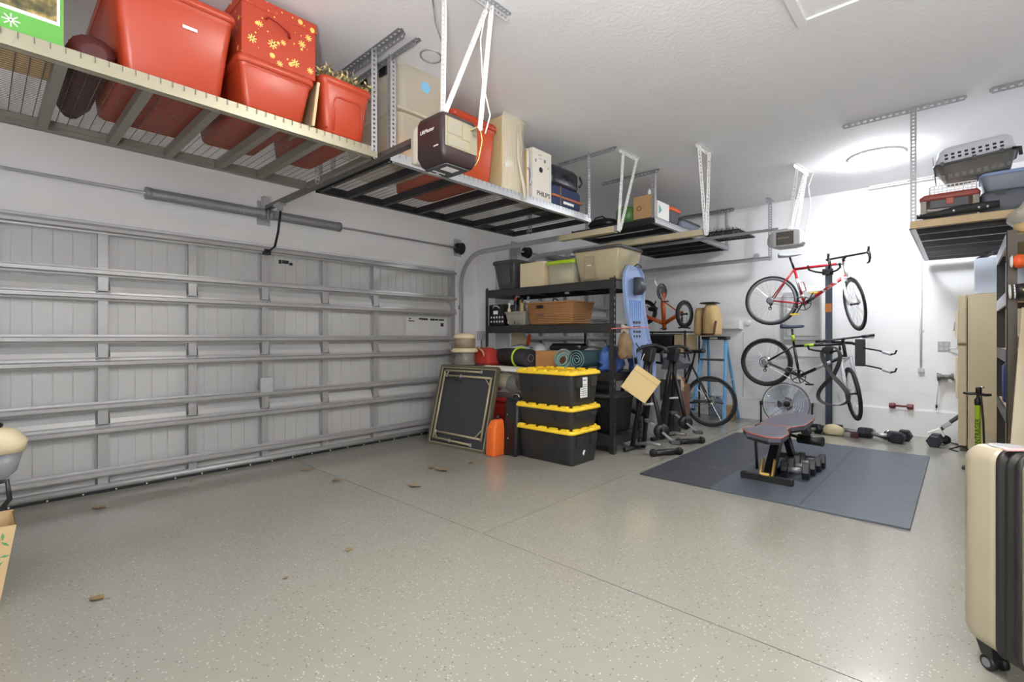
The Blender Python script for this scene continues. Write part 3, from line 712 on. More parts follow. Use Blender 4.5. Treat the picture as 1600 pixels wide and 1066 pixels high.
# ============================================================ garage openers
def opener1():
    y = 1.875
    t = thing('garage_opener', 'dark garage door opener motor hanging in front of the racks at left', 'garage opener', (-2.2, y, 2.3))
    body = mat('opener_brown', (46, 34, 34), .35, noise=.02)
    R = []
    for z, gx, gy in ((2.150, .03, .045), (2.165, .012, .02), (2.21, 0, 0), (2.40, 0, 0), (2.425, .008, .008), (2.432, .02, .02)):
        R.append(rr(-2.165, y-.005, .25-gx*2, .27-gy*2, .035, z, 5))
    MB().loft(R).build('housing', body, t)
    MB().loft([rr(-2.165, y-.005, .18, .16, .02, 2.146), rr(-2.165, y-.005, .20, .19, .02, 2.151)]).build('bottom_plate', 'dgrey', t)
    MB().box(-2.16, -2.10, y-.06, y+.03, 2.1445, 2.1475).build('button_label', 'label', t)
    mb = MB().box(-2.26, -2.25, y-.07, y+.02, 2.1445, 2.1475).box(-2.22, -2.21, y-.07, y+.02, 2.1445, 2.1475).box(-2.24, -2.23, y-.03, y-.01, 2.1445, 2.1475); mb.build('button_marks', 'white', t)
    # light lens at the door side
    R = []
    for x, g in ((-2.29, .0), (-2.33, .004), (-2.37, .018), (-2.395, .05)):
        R.append([(x, y-.13+g, 2.19+g), (x, y+.12-g, 2.19+g), (x, y+.12-g, 2.41-g), (x, y-.13+g, 2.41-g)])
    MB().loft(R, smooth=False).build('light_lens', mat('frosted_lens', (206, 200, 186), .4, noise=.01), t, bev=.01)
    # end plate with labels
    MB().box(-2.042, -2.036, y-.125, y+.115, 2.235, 2.40).build('end_plate', mat('end_plate', (120, 114, 96), .5), t, bev=.003)
    for a, b, c, d in ((-.11, -.01, 2.31, 2.39), (.0, .06, 2.30, 2.38), (-.11, .05, 2.245, 2.295)):
        MB().box(-2.036, -2.0345, y+a, y+b, c, d).build('paper_label', mat('aged_label', (128, 122, 98), .7) if a == -.11 and c > 2.3 else bpy.data.materials['aged_label'], t)
    mb = MB()
    for k in range(7): mb.box(-2.0345, -2.034, y-.10, y-.02-.01*(k % 3), 2.318+k*.009, 2.321+k*.009)
    for k in range(4): mb.box(-2.0345, -2.034, y-.10, y+.04-.02*(k % 2), 2.252+k*.01, 2.255+k*.01)
    mb.build('label_print', 'grey', t)
    text('lettering', 'LiftMaster', 'label', t, .031, (-2.178, y-.1415, 2.345), (1,0,0), (0,0,1))
    MB().box(-2.12, -2.08, y-.1415, y-.139, 2.24, 2.246).build('small_mark', 'label', t)
    MB().tube([(-2.035, y+.06, 2.37), (-2.0, y+.10, 2.40), (-2.0, y+.12, 2.32), (-2.03, y+.12, 2.22), (-2.05, y+.11, 2.18)], .0035, 6).build('yellow_wire', mat('yellow_wire', (196, 184, 112), .5), t)
    for ch in t.children: ch.data.transform(M.Translation((-.05, -.02, .045)))
    # hanger straps
    mb = thing('opener_hanger', 'white perforated straps holding the near opener from the ceiling', 'bracket', (-2.08, 1.95, HC))
    def st(a, b, d1_, d2_, w=.034): angle(MB(), a, b, w, d1_, d2_, .03).build('strap', 'white', mb)
    st((-2.20, 1.80, HC), (-2.135, 1.735, 2.42), EY, EX); st((-2.05, 2.0, HC-.02), (-2.135, 1.73, 2.43), EY, EX, .03); st((-2.045, 2.03, HC-.02), (-2.04, 1.93, 2.42), EY, EX)
    angle(MB(), (-2.04, 1.72, HC-.003), (-2.035, 2.17, HC-.003), .04, EX, (0,0,-1), .03).build('ceiling_angle', 'galv', mb)
    c = thing('power_cable', 'thin grey cable hanging in a loop beside the white straps', 'cable', (-2.3, 1.8, 2.95))
    MB().tube([(-2.26, 1.78, HC), (-2.25, 1.79, 3.05), (-2.21, 1.82, 2.9), (-2.2, 1.80, 2.8)], .005, 6).build('cable_drop', 'grey', c)
    MB().torus((-2.25, 1.76, 2.84), (0, .1, 1), .06, .006, 24, 6).build('cable_loop', 'grey', c)
    MB().tube([(-2.03, 2.0, HC), (-2.06, 1.97, 2.95), (-2.05, 1.98, 2.7), (-2.0, 1.99, 2.5), (-2.03, 1.98, 2.40)], .004, 6).build('white_cord', 'white', c)
    r = thing('opener_rail', 'steel rail of the near opener running to the double door', 'rail', (-3.6, 1.875, 2.48))
    MB().box(-4.95, -2.34, y-.016, y+.016, 2.455, 2.49).box(-4.95, -2.34, y-.026, y+.026, 2.45, 2.455).build('rail', 'raild', r)
    MB().box(-4.99, -4.93, y-.03, y+.03, 2.44, 2.58).build('header_bracket', 'galv', r)
    MB().box(-4.70, -4.56, y-.03, y+.03, 2.43, 2.455).box(-4.65, -4.61, y-.02, y+.02, 2.39, 2.43).build('trolley', 'galv', r)
    MB().tube([(-4.63, y+.01, 2.42), (-4.70, y+.012, 2.20), (-4.78, y+.015, 2.08), (-4.93, y+.01, 2.045)], .012, 6, flat=.5).build('door_arm', 'blackm', r)
    MB().box(-4.985+.009, -4.92, y-.025, y+.035, 2.02, 2.07).build('arm_bracket', 'black', r)
opener1()
def opener2():
    y = 6.33
    t = thing('garage_opener', 'small grey garage door opener motor hanging near the far wall', 'garage opener', (-1.5, y, 2.35))
    R = []
    for x, w_, h0, h1 in ((-1.69, .09, 2.31, 2.38), (-1.66, .16, 2.28, 2.42), (-1.60, .25, 2.26, 2.45), (-1.42, .25, 2.26, 2.45), (-1.34, .20, 2.27, 2.44), (-1.31, .10, 2.30, 2.40)):
        R.append([(x, y-w_/2, h0), (x, y+w_/2, h0), (x, y+w_/2, h1), (x, y-w_/2, h1)])
    MB().loft(R, smooth=False).build('housing', 'lgrey', t, bev=.01)
    MB().box(-1.575, -1.395, y-.129, y-.124, 2.275, 2.425).build('front_panel', mat('olive_panel', (84, 80, 72), .35), t, bev=.002)
    text('lettering', 'LiftMaster', mat('pale_print', (180, 174, 160), .5, noise=0), t, .03, (-1.50, y-.1305, 2.355), (1,0,0), (0,0,1))
    MB().box(-1.60, -1.48, y-.05, y+.05, 2.45, 2.475).build('top_bracket', 'galv', t)
    h = thing('opener_hanger', 'white perforated straps holding the small opener near the far wall', 'bracket', (-1.42, 6.4, HC))
    def st(a, b): angle(MB(), a, b, .032, EY, EX, .03).build('strap', 'white', h)
    st((-1.395, 6.29, HC-.02), (-1.47, 6.26, 2.44)); st((-1.37, 6.55, HC-.02), (-1.46, 6.28, 2.45)); st((-1.365, 6.58, HC-.02), (-1.43, 6.42, 2.44))
    angle(MB(), (-1.395, 6.22, HC-.003), (-1.35, 6.68, HC-.003), .035, EX, (0,0,-1), .03).build('ceiling_angle', 'white', h)
    c = tag(MB().tube([(-1.30, 6.70, HC), (-1.335, 6.62, 3.0), (-1.31, 6.62, 2.8), (-1.33, 6.6, 2.6), (-1.36, 6.5, 2.42)], .004, 6).build('hanging_cable', 'lgrey'), 'thin grey cord hanging beside the small opener', 'cable')
    r = thing('opener_rail', 'dark rail of the small opener running over the shelf unit', 'rail', (-3, y, 2.47))
    MB().box(-4.58, -1.58, y-.015, y+.015, 2.475, 2.505).build('rail', 'galvd', r)
    MB().box(-4.62, -4.56, y-.03, y+.03, 2.46, 2.54).build('header_bracket', 'galv', r)
opener2()

# ============================================================ right overhead rack load
D4 = 2.145+.079
t = thing('rod_bag', 'long dark padded bag with shiny reels at the front of right rack', 'bag', (-.05, 5.47, D4))
MB().tube([(-.30, 5.45, D4+.028), (-.15, 5.46, D4+.03), (-.05, 5.46, D4+.045), (.1, 5.46, D4+.05), (.22, 5.46, D4+.055)], [.02, .03, .035, .038, .03], 8).build('body', mat('dark_olive_fabric', (36, 40, 38), .7, bump=.3, bs=30), t)
for x in (-.27, -.05, .10, .15): MB().ball((x, 5.425, D4+.04), .012, 8, 6).build('reel', 'chrome', t)
t = thing('tool_box', 'clear brown toolbox with red lid and red latch under carrier', 'toolbox', (-.08, 5.7, D4))
MB().loft([rr(-.08, 5.7, .34, .30, .03, D4+.004), rr(-.08, 5.7, .37, .33, .03, D4+.17)]).build('body', mat_clear('smoky_plastic', (110, 96, 84), .8), t)
MB().loft([rr(-.08, 5.7, .38, .34, .03, D4+.17), rr(-.08, 5.7, .39, .35, .03, D4+.20), rr(-.08, 5.7, .36, .32, .03, D4+.225)]).build('lid', mat('red_brown_lid', (146, 70, 62), .45), t)
MB().box(-.10, -.05, 5.515, 5.535, D4+.12, D4+.175).build('latch', 'red', t, bev=.005)
MB().box(-.2, .04, 5.518, 5.536, D4+.10, D4+.165).build('inner_tray', 'dgrey', t)
for x in (-.245, .085): MB().box(x-.02, x+.02, 5.517, 5.536, D4+.02, D4+.17).build('moulded_post', mat('smoke_trim', (150, 140, 128), .5), t, bev=.004)
t = thing('hard_case', 'dark grey case lying beside the clear brown toolbox', 'case', (.32, 5.75, D4))
MB().loft([rr(.33, 5.75, .42, .34, .04, D4), rr(.33, 5.75, .44, .36, .05, D4+.02), rr(.33, 5.75, .44, .36, .05, D4+.16), rr(.33, 5.75, .42, .34, .05, D4+.185)]).build('shell', mat('slate_plastic', (84, 88, 98), .5), t)
MB().box(.2, .26, 5.562, 5.575, D4+.15, D4+.18).build('clasp', 'black', t)
tote('rimmed_bin', 'grey bin with blue rim on the dark grey case', .11, .60, 5.56, 5.95, D4+.19, .15, mat('grey_blue_plastic', (128, 136, 148), .5), 'blue', .02, .03, cat='bin')
t = thing('wire_basket', 'white wire basket under the front of the dog carrier', 'basket', (-.05, 5.7, D4+.23))
mb = MB()
for z in (.24, .265, .29): mb.tube(rr(-.06, 5.7, .30, .32, .04, D4+z, 3), .004, 5, True)
for i in range(12):
    x = -.2+i*.026; mb.tube([(x, 5.54, D4+.232), (x, 5.54, D4+.292)], .003, 4); mb.tube([(x, 5.54, D4+.232), (x, 5.86, D4+.232)], .003, 4)
mb.build('wires', 'white', t, kind='stuff')
def carrier():
    cx, cy, z = .085, 5.72, D4+.345
    t = thing('pet_carrier', 'grey plastic dog carrier with shade-darkened lower half on the right overhead rack', 'pet carrier', (cx, cy, z))
    L, D = .50, .34
    T = M.Translation((cx, cy, z))@M.Rotation(-.07, 4, 'Y')@M.Translation((-cx, -cy, -z))
    b = MB().loft([rr(cx+.01, cy, L-.12, D-.10, .04, z), rr(cx+.01, cy, L-.10, D-.08, .05, z+.012), rr(cx, cy, L-.02, D-.02, .05, z+.125), rr(cx, cy, L, D, .05, z+.13)])
    for i in range(10): x = cx-.2+.044*i; b.box(x-.012, x+.012, cy-D/2+.03, cy-D/2+.05, z+.015, z+.05)
    b.xf(T).build('lower_shell', mat('shaded_carrier_plastic', (104, 102, 98), .5), t)  # lower half coloured darker for the shadow on it
    MB().loft([rr(cx, cy, L+.02, D+.02, .05, z+.128), rr(cx, cy, L+.02, D+.02, .05, z+.145), rr(cx, cy, L, D, .05, z+.148)]).xf(T).build('joint_flange', 'dgrey', t)
    MB().loft([rr(cx, cy, L, D, .05, z+.146), rr(cx+.005, cy, L-.05, D-.05, .06, z+.26), rr(cx+.01, cy, L-.10, D-.10, .06, z+.285), rr(cx+.01, cy, L-.16, D-.16, .05, z+.29)]).xf(T).build('upper_shell', mat('pale_grey_plastic', (206, 208, 216), .45), t)
    for r in range(2):
        for i in range(9):
            x = cx-.17+.042*i; f = .30+.28*r
            yy = cy-D/2+.025*f*2-.0
            o = MB().obox((x, cy-(D/2-.025*f)-.0008, z+.146+.114*f), (.022, .004, .018), rx(-.21)).xf(T).build('vent_hole', 'ink', t)
    MB().box(cx-.06, cx+.06, cy-.02, cy+.02, z+.288, z+.302).xf(T).build('carry_handle', 'dgrey', t, bev=.006)
    for x in (-.2, 0, .16): MB().box(cx+x-.012, cx+x+.012, cy-D/2-.022, cy-D/2, z+.118, z+.155).xf(T).build('clip', 'dgrey', t, bev=.003)
    MB().tube([(cx+.22, cy-D/2-.01, z+.14), (cx+.262, cy-D/2-.02, z+.13), (cx+.262, cy-D/2-.02, z+.07)], .012, 6).xf(T).build('side_latch', 'black', t)
    mb = MB()
    for i in range(7): yy = cy-.1+.033*i; mb.tube([(cx-L/2-.004, yy, z+.03), (cx-L/2-.006, yy, z+.24)], .003, 4)
    mb.xf(T).build('door_wires', 'chrome', t, kind='stuff')
carrier()
# ============================================================ black steel shelf unit
def shelf_unit():
    x0, x1, y0, y1 = -4.56, -2.665, 4.455, 5.06
    t = thing('shelf_unit', 'black steel shelf unit standing out from the wall between the garage doors', 'shelf', ((x0+x1)/2, 4.75, 0))
    for X, s in ((x0, 1), (x1, -1)):
        for Y, q in ((y0, 1), (y1, -1)):
            m = MB(); perf(m, (X, Y+q*.025, 0), (X, Y+q*.025, 1.845), EY, .05, .004, .06, .45, .3)
            m.box(X, X+s*.045, Y, Y+q*.003, 0, 1.845)
            m.build('post', 'shelf', t)
    for i, z in enumerate((1.735, 1.275, .76, .09)):
        for Y, q in ((y0, 1), (y1, -1)):
            MB().prism([(x0+.004, Y+q*.004, z), (x0+.004, Y+q*.004, z+.085), (x0+.004, Y+q*.02, z+.095), (x0+.004, Y+q*.05, z+.095), (x0+.004, Y+q*.05, z+.085), (x0+.004, Y+q*.012, z+.08), (x0+.004, Y+q*.012, z)], (x1-x0-.008, 0, 0)).build('beam', 'shelf', t)
        for X, s in ((x0, 1), (x1, -1)):
            m = MB().box(X+s*.004, X+s*.008, y0+.05, y1-.05, z, z+.085)
            m.build('end_beam', 'shelf' if i > 1 else 'galvd', t)
        m = MB().box(x0+.01, x1-.01, y0+.05, y1-.05, z+.08, z+.09)
        for k in (.3, .7): m.box(x0+(x1-x0)*k-.03, x0+(x1-x0)*k+.03, y0+.05, y1-.05, z+.03, z+.08)
        m.build('shelf_board', 'shelf', t)
    for X in (-4.05, -3.3): MB().box(X-.02, X+.02, 4.5, 4.53, 1.715, 1.735).build('clip', 'galv', t)
    return t
shelf_unit()
m = tag(MB().tube([(-3.50, 5.18, .02), (-3.50, 5.18, 1.6)], .018, 8).lathe([(.12, 0), (.12, .015), (.03, .04), (.02, .06)], (-3.50, 5.18, 0), (0,0,1), 20).lathe([(.05, 1.0), (.045, 1.02), (.02, 1.08)], (-3.5, 5.18, 0), (0,0,1), 12).build('pole_stand', 'blackm'), 'dark metal pole stand behind the shelf unit, seen through its middle bay', 'stand')
ZT = 1.832
tote('storage_bin', 'dark grey bin with lid, leftmost on top of the black shelf', -4.45, -4.07, 4.47, 4.95, ZT, .36, 'dgrey', 'dgrey', .045, .05, .03, cat='bin')
MB().box(-4.30, -4.15, 4.477, 4.487, ZT+.05, ZT+.26).build('front_panel', 'dgrey', bpy.data.objects['storage_bin'], bev=.008)
carton('carton', 'plain cream carton between dark grey bin and green-lidded tub', -4.0, -3.63, 4.50, 4.85, ZT, ZT+.29, mat('cream_carton', (222, 206, 170), .75, noise=.02))
t = tote('clear_tub', 'clear tub with lime green lid and white things inside', -3.60, -3.20, 4.50, 4.85, ZT, .275, mat_clear('clear_tub', (226, 220, 196), .4, .3), 'lime', .02, .045, .03, cat='tub')
mb = MB()
for i in range(9): mb.ball((-3.4+random.uniform(-.12, .12), 4.62+random.uniform(-.05, .1), ZT+.05+random.uniform(0, .06)), (.06, .05, .045), 8, 6)
mb.build('contents', 'cream', t, kind='stuff')
t = tote('storage_bin', 'big khaki bin with grey lid, rightmost on top of the black shelf', -3.20, -2.60, 4.47, 4.98, ZT, .36, mat('khaki_plastic', (170, 160, 130), .45, noise=.02), 'dgrey', .05, .04, .04, cat='bin')
MB().box(-3.04, -2.92, 4.476, 4.488, ZT+.02, ZT+.27).build('front_panel', mat('khaki_plastic_d', (150, 140, 112), .5), t, bev=.008)
MB().box(-3.0, -2.95, 4.472, 4.477, ZT+.16, ZT+.175).build('sticker', 'label', t)
m = tag(MB().tube([(-4.15, 5.0, ZT+.345), (-3.9, 5.0, ZT+.31), (-3.6, 4.99, ZT+.335), (-3.3, 4.97, ZT+.36)], [.02, .025, .03, .02], 8).build('rolled_cloth', 'navy'), 'navy rolled cloth lying behind the carton on the shelf top', 'cloth')
m.location.z = -.06
t = tag(MB().lathe([(.03, 0), (.035, .02), (.035, .7), (.03, .72)], (-3.75, 5.0, ZT+.03), (1,0,0), 12).build('paper_roll', 'grey'), 'grey roll lying along the back of the shelf top', 'roll')
# middle shelf
ZM = 1.372
t = thing('plastic_crate', 'black plastic crate with round holes, leftmost on the middle shelf', 'crate', (-4.4, 4.7, ZM))
MB().box(-4.54, -4.27, 4.50, 4.504, ZM, ZM+.27).box(-4.54, -4.27, 4.9, 4.904, ZM, ZM+.27).box(-4.54, -4.536, 4.5, 4.9, ZM, ZM+.27).box(-4.274, -4.27, 4.5, 4.9, ZM, ZM+.27).box(-4.54, -4.27, 4.5, 4.9, ZM, ZM+.006).build('body', 'black', t)
for r in range(2):
    for i in range(5): MB().lathe([(.001, 0), (.014, 0), (.014, .002)], (-4.5+.05*i, 4.4985, ZM+.05+.055*r), (0,1,0), 8).build('hole', 'label', t)
MB().box(-4.46, -4.38, 4.4965, 4.4995, ZM+.145, ZM+.19).build('paper_tag', 'label', t)
MB().tube([(-4.47, 4.5, ZM+.22), (-4.44, 4.48, ZM+.25), (-4.38, 4.48, ZM+.25), (-4.35, 4.5, ZM+.22)], .008, 6).build('handle', 'lgrey', t)
t = tote('open_bin', 'small grey open bin filled with spray bottles', -4.26, -3.91, 4.48, 4.80, ZM, .17, mat('warm_grey_plastic', (150, 148, 138), .5), None, .025, .025, .03, open_=True, cat='bin')
cols = ['cream', 'lgrey', 'paper', 'black', 'lime', 'navy', 'tan', 'white']
for i in range(8):
    x = -4.21+.036*i; y = 4.53+.07*(i % 3); h = .25+.05*((i*5) % 4)/2; c = cols[i]
    b = thing('spray_bottle', ['cream', 'light grey', 'white', 'black', 'lime', 'navy', 'tan', 'white capped'][i]+' bottle standing in the grey open bin', 'bottle', (x, y, ZM+.022), 'bottles in the grey open bin')
    MB().lathe([(.02, 0), (.022, .01), (.022, h*.7), (.010, h*.82), (.010, h*.88)], (x, y, ZM+.022), (0,0,1), 10).build('bottle_body', c, b)
    MB().lathe([(.013, h*.86), (.013, h), (.009, h+.012)], (x, y, ZM+.022), (0,0,1), 8).box(x-.006, x+.022, y-.007, y+.007, ZM+.022+h*.92, ZM+.03+h).build('cap', ['white', 'black', 'yellow', 'red', 'white', 'white', 'black', 'blue'][i], b)
wk = mat_wave('wicker', (176, 128, 80), (108, 72, 40), 16, .75, 1.5, 'Z', .6)
t = thing('wicker_basket', 'brown woven basket with two hand holes on the middle shelf', 'basket', (-3.52, 4.7, ZM))
mb = MB(); R = []
N = 11
for i in range(N+1):
    for dz, o in ((0, 0), (.4, .007)):
        f = (i+dz)/N; z = ZM+.25*min(f, 1)
        R.append(rr(-3.525, 4.68, .62+.07*f+o, .40+.05*f+o, .04, z, 4))
R += [rr(-3.525, 4.68, .66, .42, .04, ZM+.25, 4), rr(-3.525, 4.68, .60, .38, .04, ZM+.03, 4)]
mb.loft(R).build('basket', wk, t)
MB().tube(rr(-3.525, 4.68, .69, .45, .04, ZM+.252, 4), .012, 6, True).build('rim', wk, t)
MB().box(-3.70, -3.60, 4.448, 4.47, ZM+.19, ZM+.225).build('hand_hole', 'ink', t, bev=.006)
MB().box(-3.70, -3.60, 4.458, 4.475, ZM+.10, ZM+.125).build('hand_hole', 'brown', t, bev=.006)
MB().tube([(-3.62, 4.66, ZM+.26), (-3.60, 4.65, ZM+.31), (-3.55, 4.65, ZM+.30), (-3.52, 4.66, ZM+.27)], .008, 6).build('wire_handle', 'blackm', t)
# lower shelf clutter
ZL = .853
t = thing('sleeping_bag', 'black rolled sleeping bag with lime green strap', 'sleeping bag', (-4.1, 4.4, ZL+.05))
MB().tube([(-4.46, 4.51, ZL+.12), (-4.2, 4.45, ZL+.125), (-3.9, 4.36, ZL+.128), (-3.66, 4.30, ZL+.128)], [.10, .115, .115, .11], 14, flat=.95).build('roll', mat('black_nylon', (42, 42, 44), .55, bump=.4, bs=18), t)
MB().torus((-3.86, 4.35, ZL+.127), (.92, -.30, 0), .118, .014, 20, 5).build('lime_strap', 'lime', t)
MB().torus((-3.655, 4.297, ZL+.128), (.96, -.25, 0), .04, .004, 16, 5).build('cord', 'grey', t)
t = thing('tool_bag', 'red bag with tan handles at the left end of shelf', 'bag', (-4.5, 4.25, ZL))
MB().loft([rr(-4.42, 4.32, .34, .24, .05, .87), rr(-4.42, 4.32, .36, .26, .06, .92), rr(-4.42, 4.32, .28, .18, .06, 1.06), rr(-4.42, 4.32, .22, .08, .03, 1.09)]).build('body', mat('red_fabric', (176, 52, 40), .75, bump=.3, bs=30), t)
for y in (4.22, 4.40):
    MB().tube([(-4.54, y, .95), (-4.50, y-.02, 1.07), (-4.44, y-.02, 1.10), (-4.36, y-.01, 1.05), (-4.33, y, .95)], .011, 6).build('handle', 'tan', t)
t = carton('carton', 'open brown carton behind the yellow lid, middle of the lower shelf', -3.62, -3.30, 4.34, 4.5, ZL+.01, 1.07, mat('carton_tan', (180, 130, 78), .8, noise=.05), flaps=False)
t = thing('rug_roll', 'blue green rolled mat, its spiral end facing forward', 'mat', (-3.0, 4.5, ZL))
mb = MB(); sp = []
for i in range(70):
    a = i*.32; r = .012+.0047*a*.9; sp.append((-3.02+r*math.cos(a), 4.30, ZL+.13+r*math.sin(a)))
vs = []
for p in sp: vs += [p, (p[0]+.02, 4.85, p[2])]
mb.add(vs, [(2*i, 2*i+1, 2*i+3, 2*i+2) for i in range(len(sp)-1)], True)
spt = MB().tube(sp, .008, 5)
mb.build('mat_sheet', mat('teal_mat', (52, 78, 86), .8, noise=.1), t); spt.build('rolled_edge', mat('teal_edge', (96, 128, 132), .8), t)
t = tag(MB().torus((-3.2, 4.31, ZL+.12), (.2, -1, .3), .08, .013, 24, 6).torus((-3.2, 4.30, ZL+.12), (.0, -1, .35), .055, .012, 24, 6).torus((-3.21, 4.315, ZL+.135), (.1, -1, .2), .1, .012, 24, 6).build('rope_coil', mat('teal_rope', (120, 150, 150), .8)), 'loose coil of grey green rope beside the carton', 'rope')
def crumple(name, label, cat, c, sz, mt, seed, amp=.25, n=16, m_=10):
    random.seed(seed); mb = MB(); rings = []
    for i in range(m_+1):
        t_ = -PI/2+PI*i/m_; cz = max(math.cos(t_), .02)
        rings.append([(c[0]+sz[0]*cz*math.cos(2*PI*k/n)*(1+random.uniform(-amp, amp)), c[1]+sz[1]*cz*math.sin(2*PI*k/n)*(1+random.uniform(-amp, amp)), c[2]+sz[2]*max(-.55, math.sin(t_))*(1+random.uniform(-amp, amp)*.6)) for k in range(n)])
    mb.loft(rings, smooth=True)
    return tag(mb.build(name, mt), label, cat)
crumple('tarp', 'crumpled blue tarp at the right end of lower shelf', 'tarp', (-2.82, 4.66, ZL+.10), (.13, .15, .17), 'denim', 3, .32, 26, 16)
crumple('plastic_bag', 'shiny white plastic bag behind the sleeping bag', 'bag', (-4.2, 4.75, ZL+.17), (.22, .12, .1), mat('white_plastic', (206, 210, 220), .3), 4)
crumple('plastic_bag', 'crumpled white bag beside the black case, middle of lower shelf', 'bag', (-3.78, 4.62, ZL+.19), (.10, .10, .10), 'lgrey', 5)
crumple('cloth_pile', 'grey white crumpled cloth under the black folded case', 'cloth', (-3.15, 4.8, ZL+.12), (.3, .16, .14), mat('grey_cloth', (176, 176, 180), .8), 8)
t = thing('folded_case', 'black folded case lying on the crumpled cloth', 'case', (-3.3, 4.72, 1.06))
MB().loft([rr(-3.42, 4.72, .46, .20, .04, 1.07), rr(-3.42, 4.72, .48, .22, .05, 1.10), rr(-3.42, 4.72, .40, .18, .05, 1.15)]).build('body', 'black', t)
MB().box(-3.4, -3.2, 4.62, 4.64, 1.11, 1.125).build('grey_band', 'grey', t)
t = thing('body_board', 'cream and orange board leaning at the left end of the shelf', 'board', (-4.35, 4.85, .9))
MB().loft([[(-4.5+.34*u+q, 4.88, .88+.40*v) for u, v in ((0, 0), (.9, 0), (1, .3), (.85, .8), (.6, 1), (0, 1))] for q in (0,)]+[[(-4.5+.34*u, 4.91, .88+.40*v) for u, v in ((0, 0), (.9, 0), (1, .3), (.85, .8), (.6, 1), (0, 1))]], smooth=False).build('board', 'cream', t)
MB().bar((-4.26, 4.872, .9), (-4.16, 4.872, 1.26), .05, .012, (0,1,0)).build('orange_stripe', 'orange', t)
# under the shelf
for i, (a, b, h, lab) in enumerate(((-3.5, -3.0, .55, 'black tote under the shelf, behind the yellow-lidded stack'), (-2.98, -2.70, .42, 'black bin under the right end of the shelf'))):
    tote('storage_bin', lab, a, b, 4.52, 5.0, .185, h, 'black', 'dgrey', .03, .04, cat='bin')

# ============================================================ stack of black totes with yellow lids
def yt(label, z0, h, dx=0, sticker=False):
    x0, x1, y0, y1 = -3.39+dx, -2.655+dx, 3.715, 4.235
    cx, cy = (x0+x1)/2, (y0+y1)/2; W, D = x1-x0, y1-y0
    t = thing('heavy_tote', label, 'tote', (cx, cy, z0), 'black totes with yellow lids')
    body = mat('black_tote_plastic', (44, 43, 43), .5, noise=.03) if 'ytb' not in MT else MT['ytb']; MT['ytb'] = body
    b = MB().loft([rr(cx, cy, W-.10, D-.13, .03, z0), rr(cx, cy, W-.085, D-.12, .04, z0+.01), rr(cx, cy, W-.045, D-.05, .045, z0+h-.05), rr(cx, cy, W-.045, D-.05, .045, z0+h-.01)])
    b.build('body', body, t)
    for yy, s in ((y0+.035, -1),):
        for k in range(2): MB().box(x0+.2+.3*k, x0+.21+.3*k, yy-.006, yy+.01, z0+h*.35, z0+h-.06).build('rib', body, t)
    for k in (cy-.12, cy+.12): MB().box(x1-.035, x1-.012, k-.05, k+.05, z0+h*.55, z0+h-.05).build('handle_block', body, t, bev=.008)
    m = MB().loft([rr(cx, cy, W-.01, D-.01, .05, z0+h-.028), rr(cx, cy, W, D, .055, z0+h-.02), rr(cx, cy, W-.004, D-.004, .055, z0+h-.004), rr(cx, cy, W-.02, D-.02, .05, z0+h+.006), rr(cx, cy, W-.07, D-.07, .04, z0+h+.006), rr(cx, cy, W-.08, D-.08, .04, z0+h-.006)])
    m.build('lid', 'yellow', t)
    m = MB()
    for k in range(5): a = x0+.05+.135*k; m.box(a, a+.075, y0+.004, y0+.05, z0+h+.0, z0+h+.02).box(a, a+.075, y1-.05, y1-.004, z0+h, z0+h+.02)
    for k in range(3): a = y0+.07+.14*k; m.box(x1-.05, x1-.004, a, a+.08, z0+h, z0+h+.02).box(x0+.004, x0+.05, a, a+.08, z0+h, z0+h+.02)
    m.build('lid_teeth', 'yellow', t, bev=.004, kind='stuff')
    if sticker:
        MB().box(x1-.0235, x1-.0225, cy-.10, cy+.02, z0+.08, z0+.28).build('shipping_label', 'label', t)
        mb = MB().box(x1-.0225, x1-.022, cy-.09, cy-.06, z0+.235, z0+.27).box(x1-.0225, x1-.022, cy-.05, cy+.0, z0+.24, z0+.25)
        mb.build('label_logo', mat('label_blue', (60, 100, 170), .5), t)
        for k in range(6): MB().box(x1-.0225, x1-.022, cy-.085, cy+.005, z0+.10+.02*k, z0+.106+.02*k).build('label_line', 'grey', t)
    return t
yt('black tote with yellow lid standing on the floor, lowest of the stack', 0, .33)
yt('shallow black tote with yellow lid, in the middle of the stack', .343, .205)
t = yt('black tote with yellow lid and white label, top of the stack', .562, .325, 0, True)
o = bpy.data.objects['heavy_tote']
MB().prism([(-2.6905, 3.93, .10), (-2.6905, 3.95, .14), (-2.6905, 3.97, .18), (-2.6905, 3.975, .12), (-2.6905, 3.95, .08)], (.002, 0, 0)).build('torn_sticker', 'label', o)

